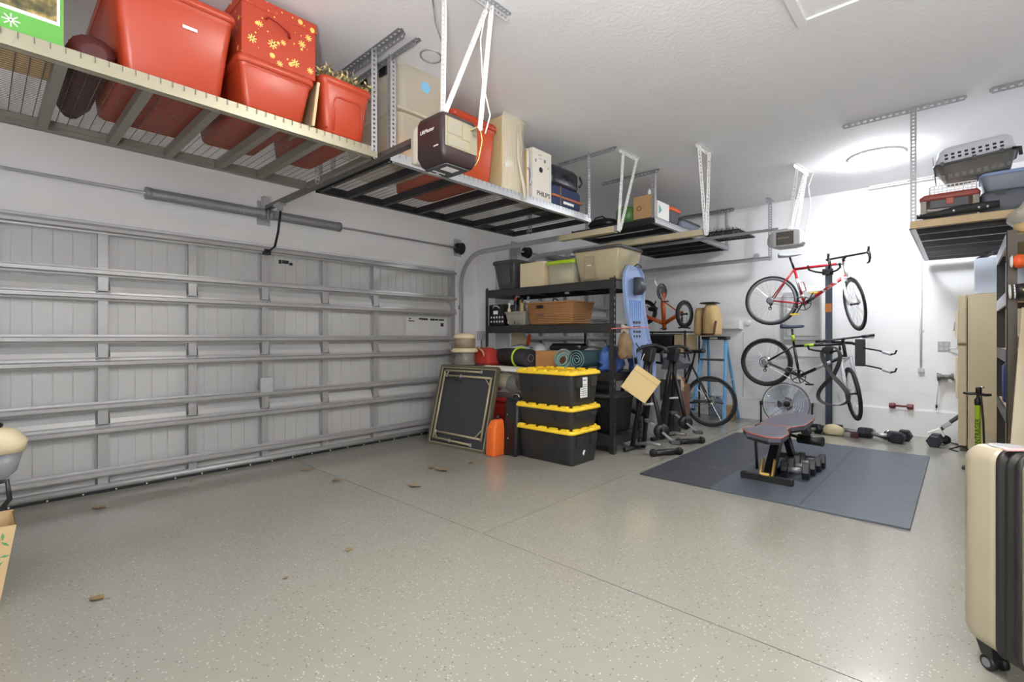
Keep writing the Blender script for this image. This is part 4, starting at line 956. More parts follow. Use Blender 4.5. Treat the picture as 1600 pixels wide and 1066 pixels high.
# ============================================================ folded table leaning on the shelf
def folding_table():
    t = thing('folding_table', 'folded square card table with black top leaning beside door', 'table', (-4.12, 3.55, 0))
    # local frame: u along width, v up the leaning board, n outwards (towards the camera)
    P0, P1 = V((-4.545, 3.52, .006)), V((-3.665, 3.585, .006)); U = (P1-P0).normalized(); top = V((-4.66, 3.74, .885))
    Vv = (top-P0).normalized(); Vv = (Vv-U*Vv.dot(U)).normalized(); N = U.cross(Vv).normalized()
    if N.y > 0: N = -N
    W, H = .87, .905; R = M((U, Vv, N)).transposed()
    def p(u, v, n=0): return P0+U*u+Vv*v+N*n
    MB().obox(p(W/2, H/2, -.012), (W-.02, H-.02, .02), R).build('table_top', mat('slate_vinyl', (58, 60, 64), .55, noise=.03), t)
    br = mat('bronze_frame', (176, 166, 132), .4, metal=.15)
    m = MB()
    for a, b in (((.0, 0), (W, 0)), ((W, 0), (W, H)), ((W, H), (0, H)), ((0, H), (0, 0))): m.bar(p(*a), p(*b), .03, .035, N)
    m.build('outer_frame', mat('olive_frame', (92, 88, 70), .45), t)
    m = MB()
    for a, b in (((.02, .02), (W-.02, .02)), ((W-.02, .02), (W-.02, H-.02)), ((W-.02, H-.02), (.02, H-.02)), ((.02, H-.02), (.02, .02))): m.bar(p(*a, .012), p(*b, .012), .008, .012, N)
    m.build('inner_trim', br, t)
    for (a, b) in (((.075, .06), (.075, .84)), ((.80, .11), (.80, .80)), ((.08, .85), (.66, .85)), ((.14, .79), (.79, .79)), ((.12, .14), (.79, .13)), ((.08, .07), (.68, .055))):
        MB().tube([p(*a, .018), p(*b, .018)], .012, 8).build('folded_leg', br, t)
    for (a, b) in (((.075, .76), (.14, .845)), ((.71, .79), (.80, .70)), ((.075, .15), (.13, .07)), ((.70, .13), (.80, .24))):
        MB().tube([p(*a, .018), p(*b, .018)], .008, 6).build('corner_brace', br, t)
    for c in ((.66, .85), (.14, .79), (.36, .79), (.12, .14), (.36, .065), (.68, .055)):
        MB().obox(p(*c, .03), (.035, .04, .02), R).build('leg_clamp', 'chrome', t, bev=.004)
    for a in (((.16, .77), (.26, .745), (.36, .74)), ((.38, .08), (.5, .095), (.58, .07))):
        MB().tube([p(*q, .02) for q in a], .006, 6).build('lock_spring', 'blackm', t)
folding_table()
t = thing('fuel_can', 'orange plastic fuel container on the floor beside the table', 'can', (-3.56, 3.60, 0))
MB().loft([rr(-3.565, 3.62, .12, .15, .02, 0), rr(-3.565, 3.62, .135, .165, .025, .02), rr(-3.565, 3.63, .125, .155, .025, .28), rr(-3.565, 3.65, .09, .12, .02, .355), rr(-3.565, 3.66, .05, .08, .015, .37)]).build('body', mat('bright_orange', (236, 112, 44), .45), t)
MB().lathe([(.022, 0), (.022, .035), (.018, .04)], (-3.565, 3.66, .365), (0,0,1), 12).build('cap', 'black', t)
t = thing('hard_case', 'tall black hard case standing beside the stacked black totes', 'case', (-3.42, 3.72, 0))
MB().loft([rr(-3.43, 3.75, .17, .12, .02, .012), rr(-3.43, 3.75, .19, .14, .03, .03), rr(-3.44, 3.80, .19, .14, .03, .55), rr(-3.44, 3.80, .16, .11, .03, .59)]).build('shell', 'black', t)
for x, z in ((-3.47, .42), (-3.45, .18)): MB().lathe([(.008, 0), (.006, .004)], (x, 3.70+z*.06-.02, z), (0,-1,0), 8).build('stud', 'chrome', t)
for x in (-3.49, -3.37): MB().box(x-.015, x+.015, 3.70, 3.73, 0, .02).build('foot', 'rubber', t)
MB().tube([(-3.47, 3.80, .585), (-3.45, 3.80, .625), (-3.40, 3.80, .625), (-3.385, 3.80, .585)], .009, 6).build('handle', 'chrome', t)
t = tote('storage_tote', 'dark red tote behind the folded table, under a clear tote', -4.20, -3.47, 3.93, 4.36, 0, .55, 'redd', 'redd', .04, .06)
t = tote('clear_tote', 'clear tote with white lid and clothes inside, on a dark red tote', -4.42, -3.44, 3.90, 4.22, .555, .325, mat_clear('dusty_clear', (180, 176, 170), .3, .35), 'paper', .03, .035, .03)
random.seed(11)
for i, c in enumerate(('redd', 'cream', 'grey', 'dgrey')):
    MB().ball((-3.95+.14*i, 4.03, .70+.03*(i % 2)), (.12, .08, .10), 10, 8).build('folded_cloth', c, t)
# lantern-like cream drink dispenser
t = thing('drink_dispenser', 'cream and grey round dispenser standing behind the leaning table', 'dispenser', (-4.47, 4.0, .886))
L0 = V((-4.49, 4.03, .885))
MB().lathe([(0.148, 0), (0.148, .02), (0.133, .03), (0.129, .14), (0.133, .15)], L0, (0,0,1), 24).build('clear_base', mat_clear('smoke_clear', (150, 146, 138), .6, .2), t)
MB().lathe([(0.136, .15), (0.160, .155), (0.164, .18), (0.144, .20), (0.136, .205)], L0, (0,0,1), 24).build('lower_ring', 'cream', t)
MB().lathe([(0.129, .205), (0.129, .32), (0.125, .325)], L0, (0,0,1), 24).build('window_band', mat('taupe_window', (150, 134, 112), .35), t)
MB().lathe([(0.136, .32), (0.139, .345), (0.117, .375), (0.078, .385), (0.016, .388)], L0, (0,0,1), 24).build('dome_lid', 'cream', t)
s = thing('side_table', 'low dark stand under the dispenser behind the folded table', 'stand', (-4.49, 4.05, 0))
MB().box(-4.68, -4.30, 3.86, 4.24, .855, .883).build('top', 'dgrey', s, bev=.004)
for x in (-4.66, -4.32):
    for y in (3.88, 4.22): MB().box(x-.015, x+.015, y-.015, y+.015, 0, .857).build('leg', 'dgrey', s)
# garden tools hanging on the wall beside the shelf
t = thing('garden_fork', 'hand rake with curved tines hung on the wall behind the dispenser', 'rake', (-4.9, 4.72, 1.2))
for i in range(5): MB().tube([(-4.98+.03*i, 4.715, 1.18), (-4.98+.035*i, 4.71, 1.26), (-4.975+.035*i, 4.70, 1.30), (-4.97+.035*i, 4.675, 1.30)], .004, 5).build('tine', 'galvd', t)
MB().tube([(-4.91, 4.715, 1.18), (-4.91, 4.715, .6)], .012, 8).build('shaft', 'galvd', t)
# ============================================================ bicycles
def wheel(name, parent, c, axle, R, tr, rim='dgrey', rimd=.022, tire='rubber', spokes=24, disc=False):
    c = V(c); ax = V(axle).normalized()
    w_ = MB().torus(c, ax, R-tr, tr, 44, 8).build(name, tire, parent)
    a = ax.orthogonal().normalized(); b = ax.cross(a)
    q = R-2*tr-rimd/2+.004
    rg = MB(); prof = [(-.009, rimd/2), (.009, rimd/2), (.007, -rimd/2), (-.007, -rimd/2)]
    rings = []
    for i in range(44):
        d = a*math.cos(2*PI*i/44)+b*math.sin(2*PI*i/44)
        rings.append([c+d*(q+s)+ax*o for o, s in prof])
    rg.loft(rings, closed=True).build('rim', rim, w_)
    MB().lathe([(.008, -.05), (.018, -.035), (.012, -.025), (.012, .025), (.018, .035), (.008, .05)], c, ax, 10).build('hub', 'blackm', w_)
    sp = MB()
    for i in range(spokes):
        t_ = 2*PI*i/spokes; t2 = t_+(.35 if i % 2 else -.35); s = .03*(1 if i % 2 else -1)
        sp.tube([c+(a*math.cos(t2)+b*math.sin(t2))*.015+ax*s, c+(a*math.cos(t_)+b*math.sin(t_))*q], .0012, 3, caps=False)
    sp.build('spokes', 'chrome', w_, kind='stuff')
    if disc: MB().torus(c+ax*.04, ax, .07, .006, 24, 4).build('brake_disc', 'chrome', w_)
    return w_
def bike(name, label, O, psi, P, R, tr, fm, steer, bars, saddle='black', rim='dgrey', fork='black', chainst=None, accents=(), ftube=.017, frm_extra=None, stem=.09, barw=.21, tire='rubber', disc=False, crank_a=-.9, pedals='black', both=True, chain=True, fk=1.0, rimd=.022):
    """O: point on the bike's plane at z=0, psi: heading; P: joints as (u, z) with u measured along the heading"""
    e = V((math.cos(psi), math.sin(psi), 0)); n = V((math.sin(psi), -math.cos(psi), 0)); O = V(O)
    def q(k, s=0):
        u, z = P[k] if isinstance(k, str) else k
        return O+e*u+V((0, 0, z))+n*s
    t = thing(name, label, 'bicycle', q('bb'))
    wheel('rear_wheel', t, q('rear'), n, R, tr, rim, rimd, tire=tire, disc=disc)
    m = MB()
    m.tube([q('seat'), q('bb')], ftube*.95, 10); m.tube([q('seat'), q('head')], ftube, 10); m.tube([q('hb'), q('bb')], ftube*1.15, 10)
    hd = (q('hb')-q('head')).normalized(); m.tube([q('head')-hd*.02, q('hb')+hd*.02], ftube*1.15, 10)
    m.lathe([(.025, -.036), (.025, .036)], q('bb'), n, 12)
    for s in (-.045, .045):
        m.tube([q('seat', s*.2), q('rear', s*1.2)], ftube*.5, 8)
    fr = m.build('frame', fm, t)
    m = MB()
    for s in (-.04, .04): m.tube([q('bb', s*.7), q('rear', s*1.3)], ftube*.6, 8)
    m.build('chain_stays', chainst or fm, t)
    for (ka, f0, kb, f1, mt) in accents:
        a, b = q(ka), q(kb); MB().tube([a+(b-a)*f0, a+(b-a)*f1], ftube*1.22, 10).build('frame_band', mt, fr)
    # seat post and saddle
    sd = q('saddle'); MB().tube([q('seat'), sd], .0135, 8).build('seat_post', 'blackm', t)
    mb = MB(); R_ = []
    for u, w_, h in ((-.13, .065, .028), (-.09, .07, .026), (-.02, .04, .02), (.06, .02, .018), (.12, .014, .016), (.14, .006, .01)):
        cc = sd+e*u+V((0, 0, .022+.012*(abs(u)/.13)))
        R_.append([cc+n*w_*math.cos(a)+V((0, 0, h*1.3*math.sin(a)*(1 if math.sin(a) > 0 else .8))) for a in [2*PI*k/10 for k in range(10)]])
    mb.loft(R_).build('saddle', saddle, t)
    # cranks, chain, derailleur
    bbp = q('bb', .06); ca = V((0, 0, 0))
    mb = MB().torus(bbp, n, .085, .005, 28, 5)
    for k in range(5): a_ = 2*PI*k/5; mb.bar(bbp, bbp+(e*math.cos(a_)+V((0,0,1))*math.sin(a_))*.085, .012, .005, n)
    mb.build('chainring', 'blackm', t)
    for s, ang in ((.085, crank_a), (-.085, crank_a+PI)):
        d = e*math.cos(ang)+V((0,0,1))*math.sin(ang); c0 = q('bb', s); c1 = c0+d*.165
        MB().bar(c0, c1, .012, .022, n).build('crank', 'blackm', t)
        MB().obox(c1+n*(.05 if s > 0 else -.05), (.085, .08, .02), M((e, n, V((0,0,1)))).transposed()).build('pedal', pedals, t, bev=.004)
    if chain:
        r0, r1 = q('rear', .05), bbp; MB().tube([r0+V((0,0,.03)), r1+V((0,0,.085))], .004, 4).tube([r0-V((0,0,.03)), r1-V((0,0,.085))], .004, 4).lathe([(.02, -.012), (.045, -.012), (.05, 0), (.03, .015)], r0, n, 16).build('chain', 'galvd', t)
        mb = MB().bar(r0, r0+e*.02-V((0,0,.06)), .01, .02, n); mb.torus(r0+e*.01-V((0,0,.05)), n, .018, .005, 12, 5).torus(r0+e*.0-V((0,0,.105)), n, .018, .006, 12, 5); mb.bar(r0+e*.01-V((0,0,.05)), r0-V((0,0,.105)), .008, .016, n)
        mb.build('derailleur', 'blackm', t)
    # steered front end
    f0 = (e-hd*e.dot(hd)).normalized(); n0 = hd.cross(f0)
    f = M.Rotation(steer, 3, hd)@f0; x_ = hd.cross(f).normalized()
    c = q('hb')+hd*(P['fork'])+f*.045
    wheel('front_wheel', t, c, x_, R, tr, rim, rimd, tire=tire, disc=disc)
    m = MB(); cr_ = q('hb')+hd*.03
    m.tube([cr_-x_*.055, cr_+x_*.055], .017, 8)
    for s in (-1, 1): m.tube([cr_+x_*s*.052, cr_+hd*(P['fork']*.5)+x_*s*.056+f*.01, cr_+hd*(P['fork']*.52)+x_*s*.056+f*.01, c+x_*s*.058], [.014*fk, .015*fk, .019*fk, .013*fk], 8)
    m.build('fork', fork, t)
    MB().bar(cr_+f*.03-x_*.03, cr_+f*.03+x_*.03+hd*.05, .018, .02, f).build('brake', 'galvd', t)
    st0 = q('head')-hd*.05; st1 = st0+f*stem-hd*.012
    MB().tube([q('head')-hd*.0, st0], .016, 8).tube([st0, st1], .017, 8).build('stem', 'blackm', t)
    m = MB()
    if bars == 'drop':
        for s in (-1, 1):
            b0 = st1+x_*s*barw
            m.tube([st1, b0, b0+f*.045+hd*.005, b0+f*.085+hd*.035, b0+f*.085+hd*.085, b0+f*.05+hd*.12, b0+f*.0+hd*.125], .0125, 8)
            m.tube([b0+f*.085+hd*.0, b0+f*.115-hd*.03, b0+f*.125-hd*.05], .013, 8).tube([b0+f*.11-hd*.01, b0+f*.13+hd*.05, b0+f*.11+hd*.1], .006, 6)
    else:
        m.tube([st1-x_*barw, st1-x_*barw*.3, st1+x_*barw*.3, st1+x_*barw], .012, 8)
        for s in (-1, 1):
            m.tube([st1+x_*s*barw*.6, st1+x_*s*barw*1.02], .017, 8); m.tube([st1+x_*s*barw*.55, st1+x_*s*barw*.6+f*.06+hd*.02, st1+x_*s*barw*.95+f*.06+hd*.03], .005, 6)
    m.build('handlebar', 'black', t)
    return t, q
P1 = dict(rear=(-1.887, 1.713), bb=(-1.495, 1.655), seat=(-1.612, 2.109), saddle=(-1.664, 2.27), head=(-1.067, 2.136), hb=(-1.040, 1.985), fork=.37)
tb, q = bike('road_bike', 'red and white racing bike on the upper arm of the stand', (0, 7.2, 0), 0, P1, .33, .0135, mat('racing_red', (184, 32, 44), .3, noise=.01), 1.13, 'drop', saddle='lgrey', rim='grey', fork='white',
     accents=(('seat', .28, 'bb', .62, 'white'), ('seat', .74, 'bb', .84, 'white'), ('hb', .06, 'bb', .12, 'white'), ('hb', .22, 'bb', .30, 'white'), ('hb', .36, 'bb', .46, 'white'), ('hb', .50, 'bb', .56, 'white'), ('hb', .74, 'bb', .95, 'black'), ('seat', .86, 'head', 1.0, 'lgrey'), ('head', -.1, 'hb', 1.1, 'white')), crank_a=-2.1, pedals='yellow', rimd=.034)
for a, b in (((-1.525, 1.80), (-1.555, 1.93)), ((-1.28, 1.82), (-1.20, 1.88))):
    m = MB(); p0, p1 = q(a, .03), q(b, .03); m.tube([p0, p0+V((.06, -.02, .02)), p1+V((.06, -.02, 0)), p1, p0], .006, 6)
    m.build('bottle_cage', mat('cage_red', (170, 50, 60), .4), tb)
P2 = dict(rear=(-1.95, .885), bb=(-1.553, .716), seat=(-1.615, 1.106), saddle=(-1.637, 1.33), head=(-1.075, 1.14), hb=(-1.055, 1.0), fork=.47)
bike('mountain_bike', 'black and green bike on the lower arm of the stand', (0, 7.2, 0), 0, P2, .325, .022, 'black', 1.22, 'flat', saddle=mat('blue_black_saddle', (60, 70, 96), .5), fork='lgrey',
     accents=(('saddle', .35, 'seat', .7, 'lime'), ('seat', .22, 'head', .42, 'lime'), ('hb', .30, 'bb', .62, 'lgrey')), crank_a=-.55, barw=.30, disc=True, chainst='dgrey', fk=1.45)
P3 = dict(rear=(0, .35), bb=(.42, .29), seat=(.24, .82), saddle=(.20, 1.0), head=(.80, .86), hb=(.83, .74), fork=.36)
bike('mountain_bike', 'black bike standing on floor, rear wheel before the blue ladder', (-2.52, 6.72, 0), PI+.12, P3, .345, .02, 'blackm', .1, 'flat', crank_a=-2.6, disc=True)
# small orange bike lying upside down on a rack
def kid_bike():
    t = thing('kids_bike', 'small orange bike standing upside down on the black rack', 'bicycle', (-3.33, 7.1, 1.33))
    om = mat('burnt_orange', (196, 92, 40), .35, noise=.03)
    c = V((-3.38, 7.1, 1.90))          # bottom bracket, now at the top
    m = MB().tube([c, (-3.355, 7.08, 1.45)], .032, 10).tube([c, (-3.38, 7.1, 1.7), (-3.35, 7.09, 1.33)], .03, 10)
    m.tube([(-3.355, 7.1, 1.43), (-3.05, 7.06, 1.60)], .03, 10).tube([(-3.355, 7.1, 1.43), (-3.80, 7.14, 1.60)], .03, 10).tube([c-V((0,0,.12)), (-3.06, 7.06, 1.56)], .01, 8)
    m.build('frame', om, t)
    wheel('front_wheel', t, (-2.985, 6.98, 1.56), (.98, -.18, 0), .205, .026, 'dgrey', spokes=16)
    wheel('rear_wheel', t, (-3.72, 7.16, 1.62), (.3, -.9, 0), .2, .024, 'dgrey', spokes=16)
    MB().torus(c+V((.0, -.03, .02)), (.985, -.17, 0), .115, .012, 24, 6).lathe([(.001, -.004), (.09, -.004), (.09, .004), (.001, .004)], c+V((0, -.03, .02)), (.985, -.17, 0), 20).build('chain_guard', 'dgrey', t)
    MB().bar(c+V((-.03, -.06, .04)), c+V((-.09, -.10, .20)), .014, .02).build('crank', 'galv', t)
    MB().obox(c+V((-.13, -.1, .22)), (.09, .06, .02), rz(.3)).build('pedal', 'lgrey', t, bev=.005)
    MB().bar(c+V((.0, -.08, -.02)), c+V((.06, -.12, -.13)), .014, .02).build('crank', 'galv', t)
    MB().obox(c+V((.10, -.12, -.14)), (.09, .06, .02), rz(.2)).build('pedal', 'dgrey', t, bev=.005)
    MB().tube([(-3.36, 7.08, 1.36), (-3.36, 7.08, 1.345)], .05, 10).build('saddle', 'black', t)
    MB().tube([(-3.0, 7.2, 1.36), (-3.06, 7.05, 1.37), (-3.02, 6.86, 1.36)], .013, 8).build('handlebar', 'black', t)
    MB().tube([(-3.05, 7.04, 1.60), (-3.05, 7.03, 1.37)], .018, 8).build('fork', 'black', t)
    MB().ball((-3.52, 7.05, 1.66), (.09, .03, .04), 10, 6).tube([(-3.62, 7.06, 1.70), (-3.52, 7.05, 1.66), (-3.47, 7.05, 1.78)], .012, 6).build('lower_pedal', 'black', t)
kid_bike()
t = thing('utility_rack', 'black wire rack in the far corner holding the small orange bike', 'rack', (-3.25, 7.2, 0))
for x in (-3.74, -2.97):
    for y in (6.96, 7.48): MB().tube([(x, y, 0), (x, y, 1.32)], .014, 8).build('post', 'blackm', t)
for z in (1.31, 1.0, .5): MB().box(-3.75, -2.96, 6.95, 7.49, z-.02, z).build('shelf', 'blackm', t, bev=.003)
carton('carton', 'beige carton on the second level of the black wire rack', -3.14, -2.93, 6.97, 7.30, 1.002, 1.26, mat('beige_carton', (196, 174, 138), .8, noise=.04))
tote('storage_bin', 'black bin left of the beige carton on the wire rack', -3.60, -3.16, 6.98, 7.4, 1.002, .27, 'black', 'dgrey', .02, .03, cat='bin')
# tan rucksack on the ladder top
t = thing('rucksack', 'tan rucksack with dark brown trim standing beside the orange bike', 'bag', (-2.68, 7.1, 1.23))
def sack(cx, w_, d, h, z, mt, nm):
    R_ = [rr(cx, 7.1, w_*.9, d*.9, .05, z), rr(cx, 7.1, w_, d, .06, z+.04), rr(cx, 7.1, w_, d, .07, z+h*.6), rr(cx-.01, 7.1, w_*.8, d*.8, .06, z+h*.88), rr(cx-.02, 7.1, w_*.45, d*.5, .04, z+h)]
    return MB().loft(R_).build(nm, mt, t)
sack(-2.63, .20, .30, .46, 1.245, 'tan', 'main_pocket'); sack(-2.79, .16, .24, .40, 1.245, 'tan', 'front_pocket')
MB().tube([(-2.715, 6.94, 1.28), (-2.71, 6.93, 1.5), (-2.70, 6.95, 1.64)], .018, 6, flat=.5).build('trim', mat('dark_brown_trim', (84, 52, 44), .7), t)
MB().tube([(-2.73, 6.94, 1.26), (-2.55, 6.94, 1.265), (-2.525, 6.95, 1.45)], .016, 6).build('trim', bpy.data.materials['dark_brown_trim'], t)
MB().loft([rr(-2.66, 7.08, .22, .20, .03, 1.70), rr(-2.66, 7.08, .24, .22, .03, 1.712), rr(-2.66, 7.08, .2, .18, .03, 1.722)]).build('cap_flap', 'black', t)
# blue step ladder
def ladder():
    t = thing('step_ladder', 'blue fibreglass step ladder with black top against far wall', 'ladder', (-2.66, 7.4, 0))
    bl = mat('blue_fibreglass', (104, 162, 206), .5, noise=.04)
    for s in (-1, 1):
        MB().bar((-2.675+s*.15, 7.33, 1.20), (-2.675+s*.235, 7.02, 0), .028, .07, (0,1,0)).build('front_rail', bl, t)
        MB().bar((-2.675+s*.13, 7.40, 1.20), (-2.675+s*.215, 7.70, 0), .025, .05, (0,1,0)).build('rear_rail', bl, t)
    for k, z in enumerate((.28, .58, .88)):
        f = 1-z/1.2; w_ = .15+.085*f; y = 7.33-.31*f
        MB().box(-2.675-w_, -2.675+w_, y-.04, y+.04, z, z+.03).build('step', 'dgrey', t, bev=.004)
    MB().box(-2.675-.18, -2.675+.18, 7.27, 7.45, 1.185, 1.235).build('top_cap', 'black', t, bev=.01)
    MB().box(-2.73, -2.62, 7.268, 7.27, 1.195, 1.222).build('cap_label', 'label', t)
    for s in (-1, 1): MB().bar((-2.675+s*.2, 7.17, .6), (-2.675+s*.18, 7.55, .6), .008, .02).build('spreader', 'galv', t)
ladder()

# ============================================================ things between shelf and ladder
def sled():
    t = thing('sled', 'pale blue plastic sled hanging upright on the right end of the shelf', 'sled', (-2.58, 4.85, .7))
    bm_ = 'blue'; R_ = []
    spec = [(.62, 4.86, .12), (.70, 4.95, .40), (.9, 4.97, .44), (1.15, 4.90, .42), (1.2, 4.87, .41), (1.55, 4.77, .40), (1.8, 4.77, .44), (1.9, 4.77, .40), (1.97, 4.77, .28), (1.99, 4.77, .20)]
    for z, yc, w_ in spec:
        x = -2.575-.05*(z-.62)/1.4
        R_.append([(x+.0, yc-w_/2, z), (x+.035, yc-w_/2, z), (x+.04, yc-w_/2+.02, z), (x+.018, yc-w_/2+.05, z), (x+.018, yc+w_/2-.05, z), (x+.04, yc+w_/2-.02, z), (x+.035, yc+w_/2, z), (x, yc+w_/2, z)])
    MB().loft(R_, smooth=False).build('shell', bm_, t)
    for k in range(6):
        y = 4.66+.045*k; MB().box(-2.592, -2.584, y, y+.016, 1.32, 1.62).build('moulded_rib', mat('blue_rib', (104, 140, 196), .45) if k == 0 else bpy.data.materials['blue_rib'], t)
    for r in range(4):
        for c in range(3): MB().box(-2.580, -2.574, 4.72+.06*c, 4.75+.06*c, 1.22+.05*r, 1.245+.05*r).build('slot', 'dgrey', t)
    MB().loft([rr(-2.56, 4.78, .06, .13, .03, 1.68), rr(-2.53, 4.78, .10, .15, .04, 1.74), rr(-2.55, 4.78, .07, .13, .03, 1.86)]).build('binding', mat('dark_slate', (58, 62, 74), .5), t)
    MB().tube([(-2.55, 4.70, 1.975), (-2.545, 4.74, 2.0), (-2.545, 4.80, 2.0), (-2.55, 4.84, 1.975)], .01, 6).build('handle', 'dgrey', t)
    MB().tube([(-2.57, 4.76, 1.16), (-2.55, 4.80, 1.10), (-2.55, 4.92, 1.08), (-2.56, 5.0, 1.15)], .007, 6).build('rope', 'navy', t)
sled()
t = thing('tarp', 'blue cloth hanging below the pale blue sled', 'tarp', (-2.62, 5.0, .6))
R_ = []; random.seed(5)
for i in range(10):
    z = 1.12-.055*i; R_.append([(-2.72+.06*math.sin(k*1.9+i*.4)+random.uniform(-.01, .01)+.012*i, 4.82+.42*k/9+.01*math.sin(i+k), z+.03*math.sin(k*1.3)) for k in range(10)])
mb = MB(); vs = [p for r in R_ for p in r]+[(p[0]-.012, p[1], p[2]) for r in R_ for p in r]
fs = [(i*10+k, i*10+k+1, (i+1)*10+k+1, (i+1)*10+k) for i in range(9) for k in range(9)]; fs += [tuple(100+j for j in f[::-1]) for f in fs]
mb.add(vs, fs, True).build('cloth', 'denim', t)
crumple('canvas_bag', 'brown camouflage bag hanging at the shelf corner beside the sled', 'bag', (-2.56, 4.50, 1.10), (.07, .10, .17), mat('camo_brown', (92, 72, 52), .85, noise=.4, ns=12, col2=(150, 126, 92)), 12, .2)
t = thing('cap', 'pale grey folded cloth hanging above the brown bag', 'cloth', (-2.6, 4.55, 1.25))
MB().prism([(-2.615, 4.50, 1.20), (-2.615, 4.62, 1.22), (-2.61, 4.64, 1.33), (-2.61, 4.51, 1.36)], (.03, 0, .0)).build('fold', mat('pale_cloth', (176, 168, 154), .85), t, bev=.01)
m = MB().tube([(-2.655, 4.40, 1.31), (-2.60, 4.44, 1.315), (-2.535, 4.72, 1.325), (-2.52, 5.0, 1.33)], .006, 6)
tag(m.build('bungee_strap', mat('pink_cord', (206, 120, 110), .6)), 'thin pink cord stretched around the shelf end and sled', 'cord')

def machine(nm, label, x, y, ht, tilt):
    t = thing(nm, label, 'exercise machine', (x, y, 0))
    bm_ = 'blackm'
    # rear A-frame tubes, seat post, handlebar
    MB().tube([(x-.20, y-.02, .02), (x-.10, y, .62), (x-.04, y+.02, ht-.10)], .026, 8).build('frame_tube', bm_, t)
    MB().tube([(x-.13, y+.10, .02), (x-.06, y+.10, .60), (x-.02, y+.06, ht-.10)], .026, 8).build('frame_tube', bm_, t)
    MB().tube([(x-.03, y+.03, .80), (x+.08, y+.02, .45), (x+.14, y, .16)], .024, 8).build('front_tube', bm_, t)
    MB().tube([(x-.21, y-.16, .025), (x-.17, y+.22, .025)], .025, 8).build('rear_foot', 'black', t)
    MB().tube([(x-.19, y+.02, .06), (x+.0, y+.02, .10), (x+.13, y, .10)], .018, 8).build('base_tube', 'galvd', t)
    MB().tube([(x+.10, y-.12, .035), (x+.26, y+.14, .035)], .03, 8).build('front_foot', 'black', t)
    for s in (.0, 1.0): c = (x+.10+.16*s, y-.12+.26*s, .035); MB().ball(c, .042, 10, 8).build('foot_cap', 'rubber', t)
    MB().obox((x-.03, y+.03, ht-.08), (.12, .10, .16), ry(.2)).build('console', 'black', t, bev=.02)
    MB().tube([(x-.13, y-.06, ht-.18), (x-.14, y-.06, ht-.06), (x-.08, y-.02, ht+.0), (x+.04, y+.04, ht+.02), (x+.13, y+.05, ht-.01), (x+.18, y+.05, ht-.06)], .018, 8).build('handlebar', 'black', t)
    # flywheel with pedals
    MB().lathe([(.02, -.03), (.07, -.028), (.082, 0), (.07, .028), (.02, .03)], (x+.12, y+.02, .24), (.55, -.8, 0), 24).build('flywheel', 'black', t)
    for s in (-1, 1):
        c = V((x+.12, y+.02, .24))+V((.55, -.8, 0))*.06*s; d = V((.10*s, .05*s, -.09*s))
        MB().bar(c, c+d, .014, .022).build('crank', 'galvd', t)
        MB().obox(c+d+V((.55, -.8, 0))*.04*s, (.10, .09, .03), rz(-.9)).build('pedal', 'dgrey', t, bev=.008)
    MB().tube([(x-.08, y+.03, .50), (x+.05, y+.03, .52)], .012, 6).build('cross_pin', 'white', t)
    return t
machine('folding_exercise_bike', 'black folding exercise bike with a cream card hanging on it', -2.43, 4.80, 1.12, 0)
machine('folding_exercise_bike', 'black folding exercise bike standing behind the one with card', -2.47, 5.50, 1.10, 0)
t = thing('hanging_card', 'cream card hung diagonally on the nearer exercise bike', 'card', (-2.44, 4.66, .73))
Rm = rz(.62)@ry(.62); MB().obox((-2.46, 4.655, .735), (.30, .014, .285), Rm).build('card', mat('cream_card', (230, 204, 146), .7, noise=.02), t, bev=.003)
MB().obox((-2.46, 4.655, .735)+Rm@V((0, -.0085, .09)) if False else V((-2.46, 4.655, .735))+Rm@V((0, -.0085, .085)), (.30, .002, .006), Rm).build('fold_line', 'tan', t)
MB().tube([(-2.46, 4.66, .92), (-2.45, 4.67, 1.0), (-2.44, 4.70, 1.05)], .005, 5).build('string', 'lgrey', t)
t = thing('leaning_panel', 'white panel leaning behind the exercise bikes', 'panel', (-2.8, 5.75, 0))
MB().prism([(-3.0, 5.74, 0), (-2.74, 5.70, 0), (-2.76, 5.86, .78), (-3.02, 5.90, .78)], (.004, .02, 0)).build('board', 'lgrey', t)
MB().lathe([(.018, 0), (.018, .004)], (-2.86, 5.81, .55), (0,-1,0), 8).build('hole', 'ink', t)
t = thing('tower_speaker', 'tall black narrow speaker beside the brown armchair', 'speaker', (-2.6, 5.85, 0))
MB().box(-2.80, -2.615, 5.80, 6.0, .01, .69).build('cabinet', 'black', t, bev=.006)
MB().box(-2.79, -2.625, 5.792, 5.80, .03, .68).build('grille', 'dgrey', t, bev=.003)
t = thing('armchair', 'brown leather armchair seen partly beside the black speaker', 'armchair', (-2.8, 6.3, 0))
MB().box(-3.20, -2.72, 6.10, 6.50, .04, .30).build('base', 'brown', t, bev=.02)
MB().box(-3.15, -2.76, 6.06, 6.48, .30, .44).build('seat_cushion', mat('brown_leather_light', (150, 108, 88), .5, bump=.15), t, bev=.03)
MB().box(-2.80, -2.70, 6.08, 6.50, .04, .60).build('arm', 'brown', t, bev=.03)
MB().box(-3.20, -2.76, 6.38, 6.50, .30, .68).build('backrest', 'brown', t, bev=.04)
for x in (-3.15, -2.76):
    for y in (6.13, 6.46): MB().box(x-.02, x+.02, y-.02, y+.02, 0, .045).build('foot', 'black', t)
crumple('patterned_cushion', 'mottled beige bundle on the brown armchair', 'cushion', (-2.84, 6.24, .58), (.15, .13, .17), mat('mottled', (150, 134, 110), .8, noise=.4, ns=14, col2=(196, 180, 150)), 15, .15)
t = thing('storage_case', 'grey angular case above the mottled bundle', 'case', (-2.84, 6.35, .80))
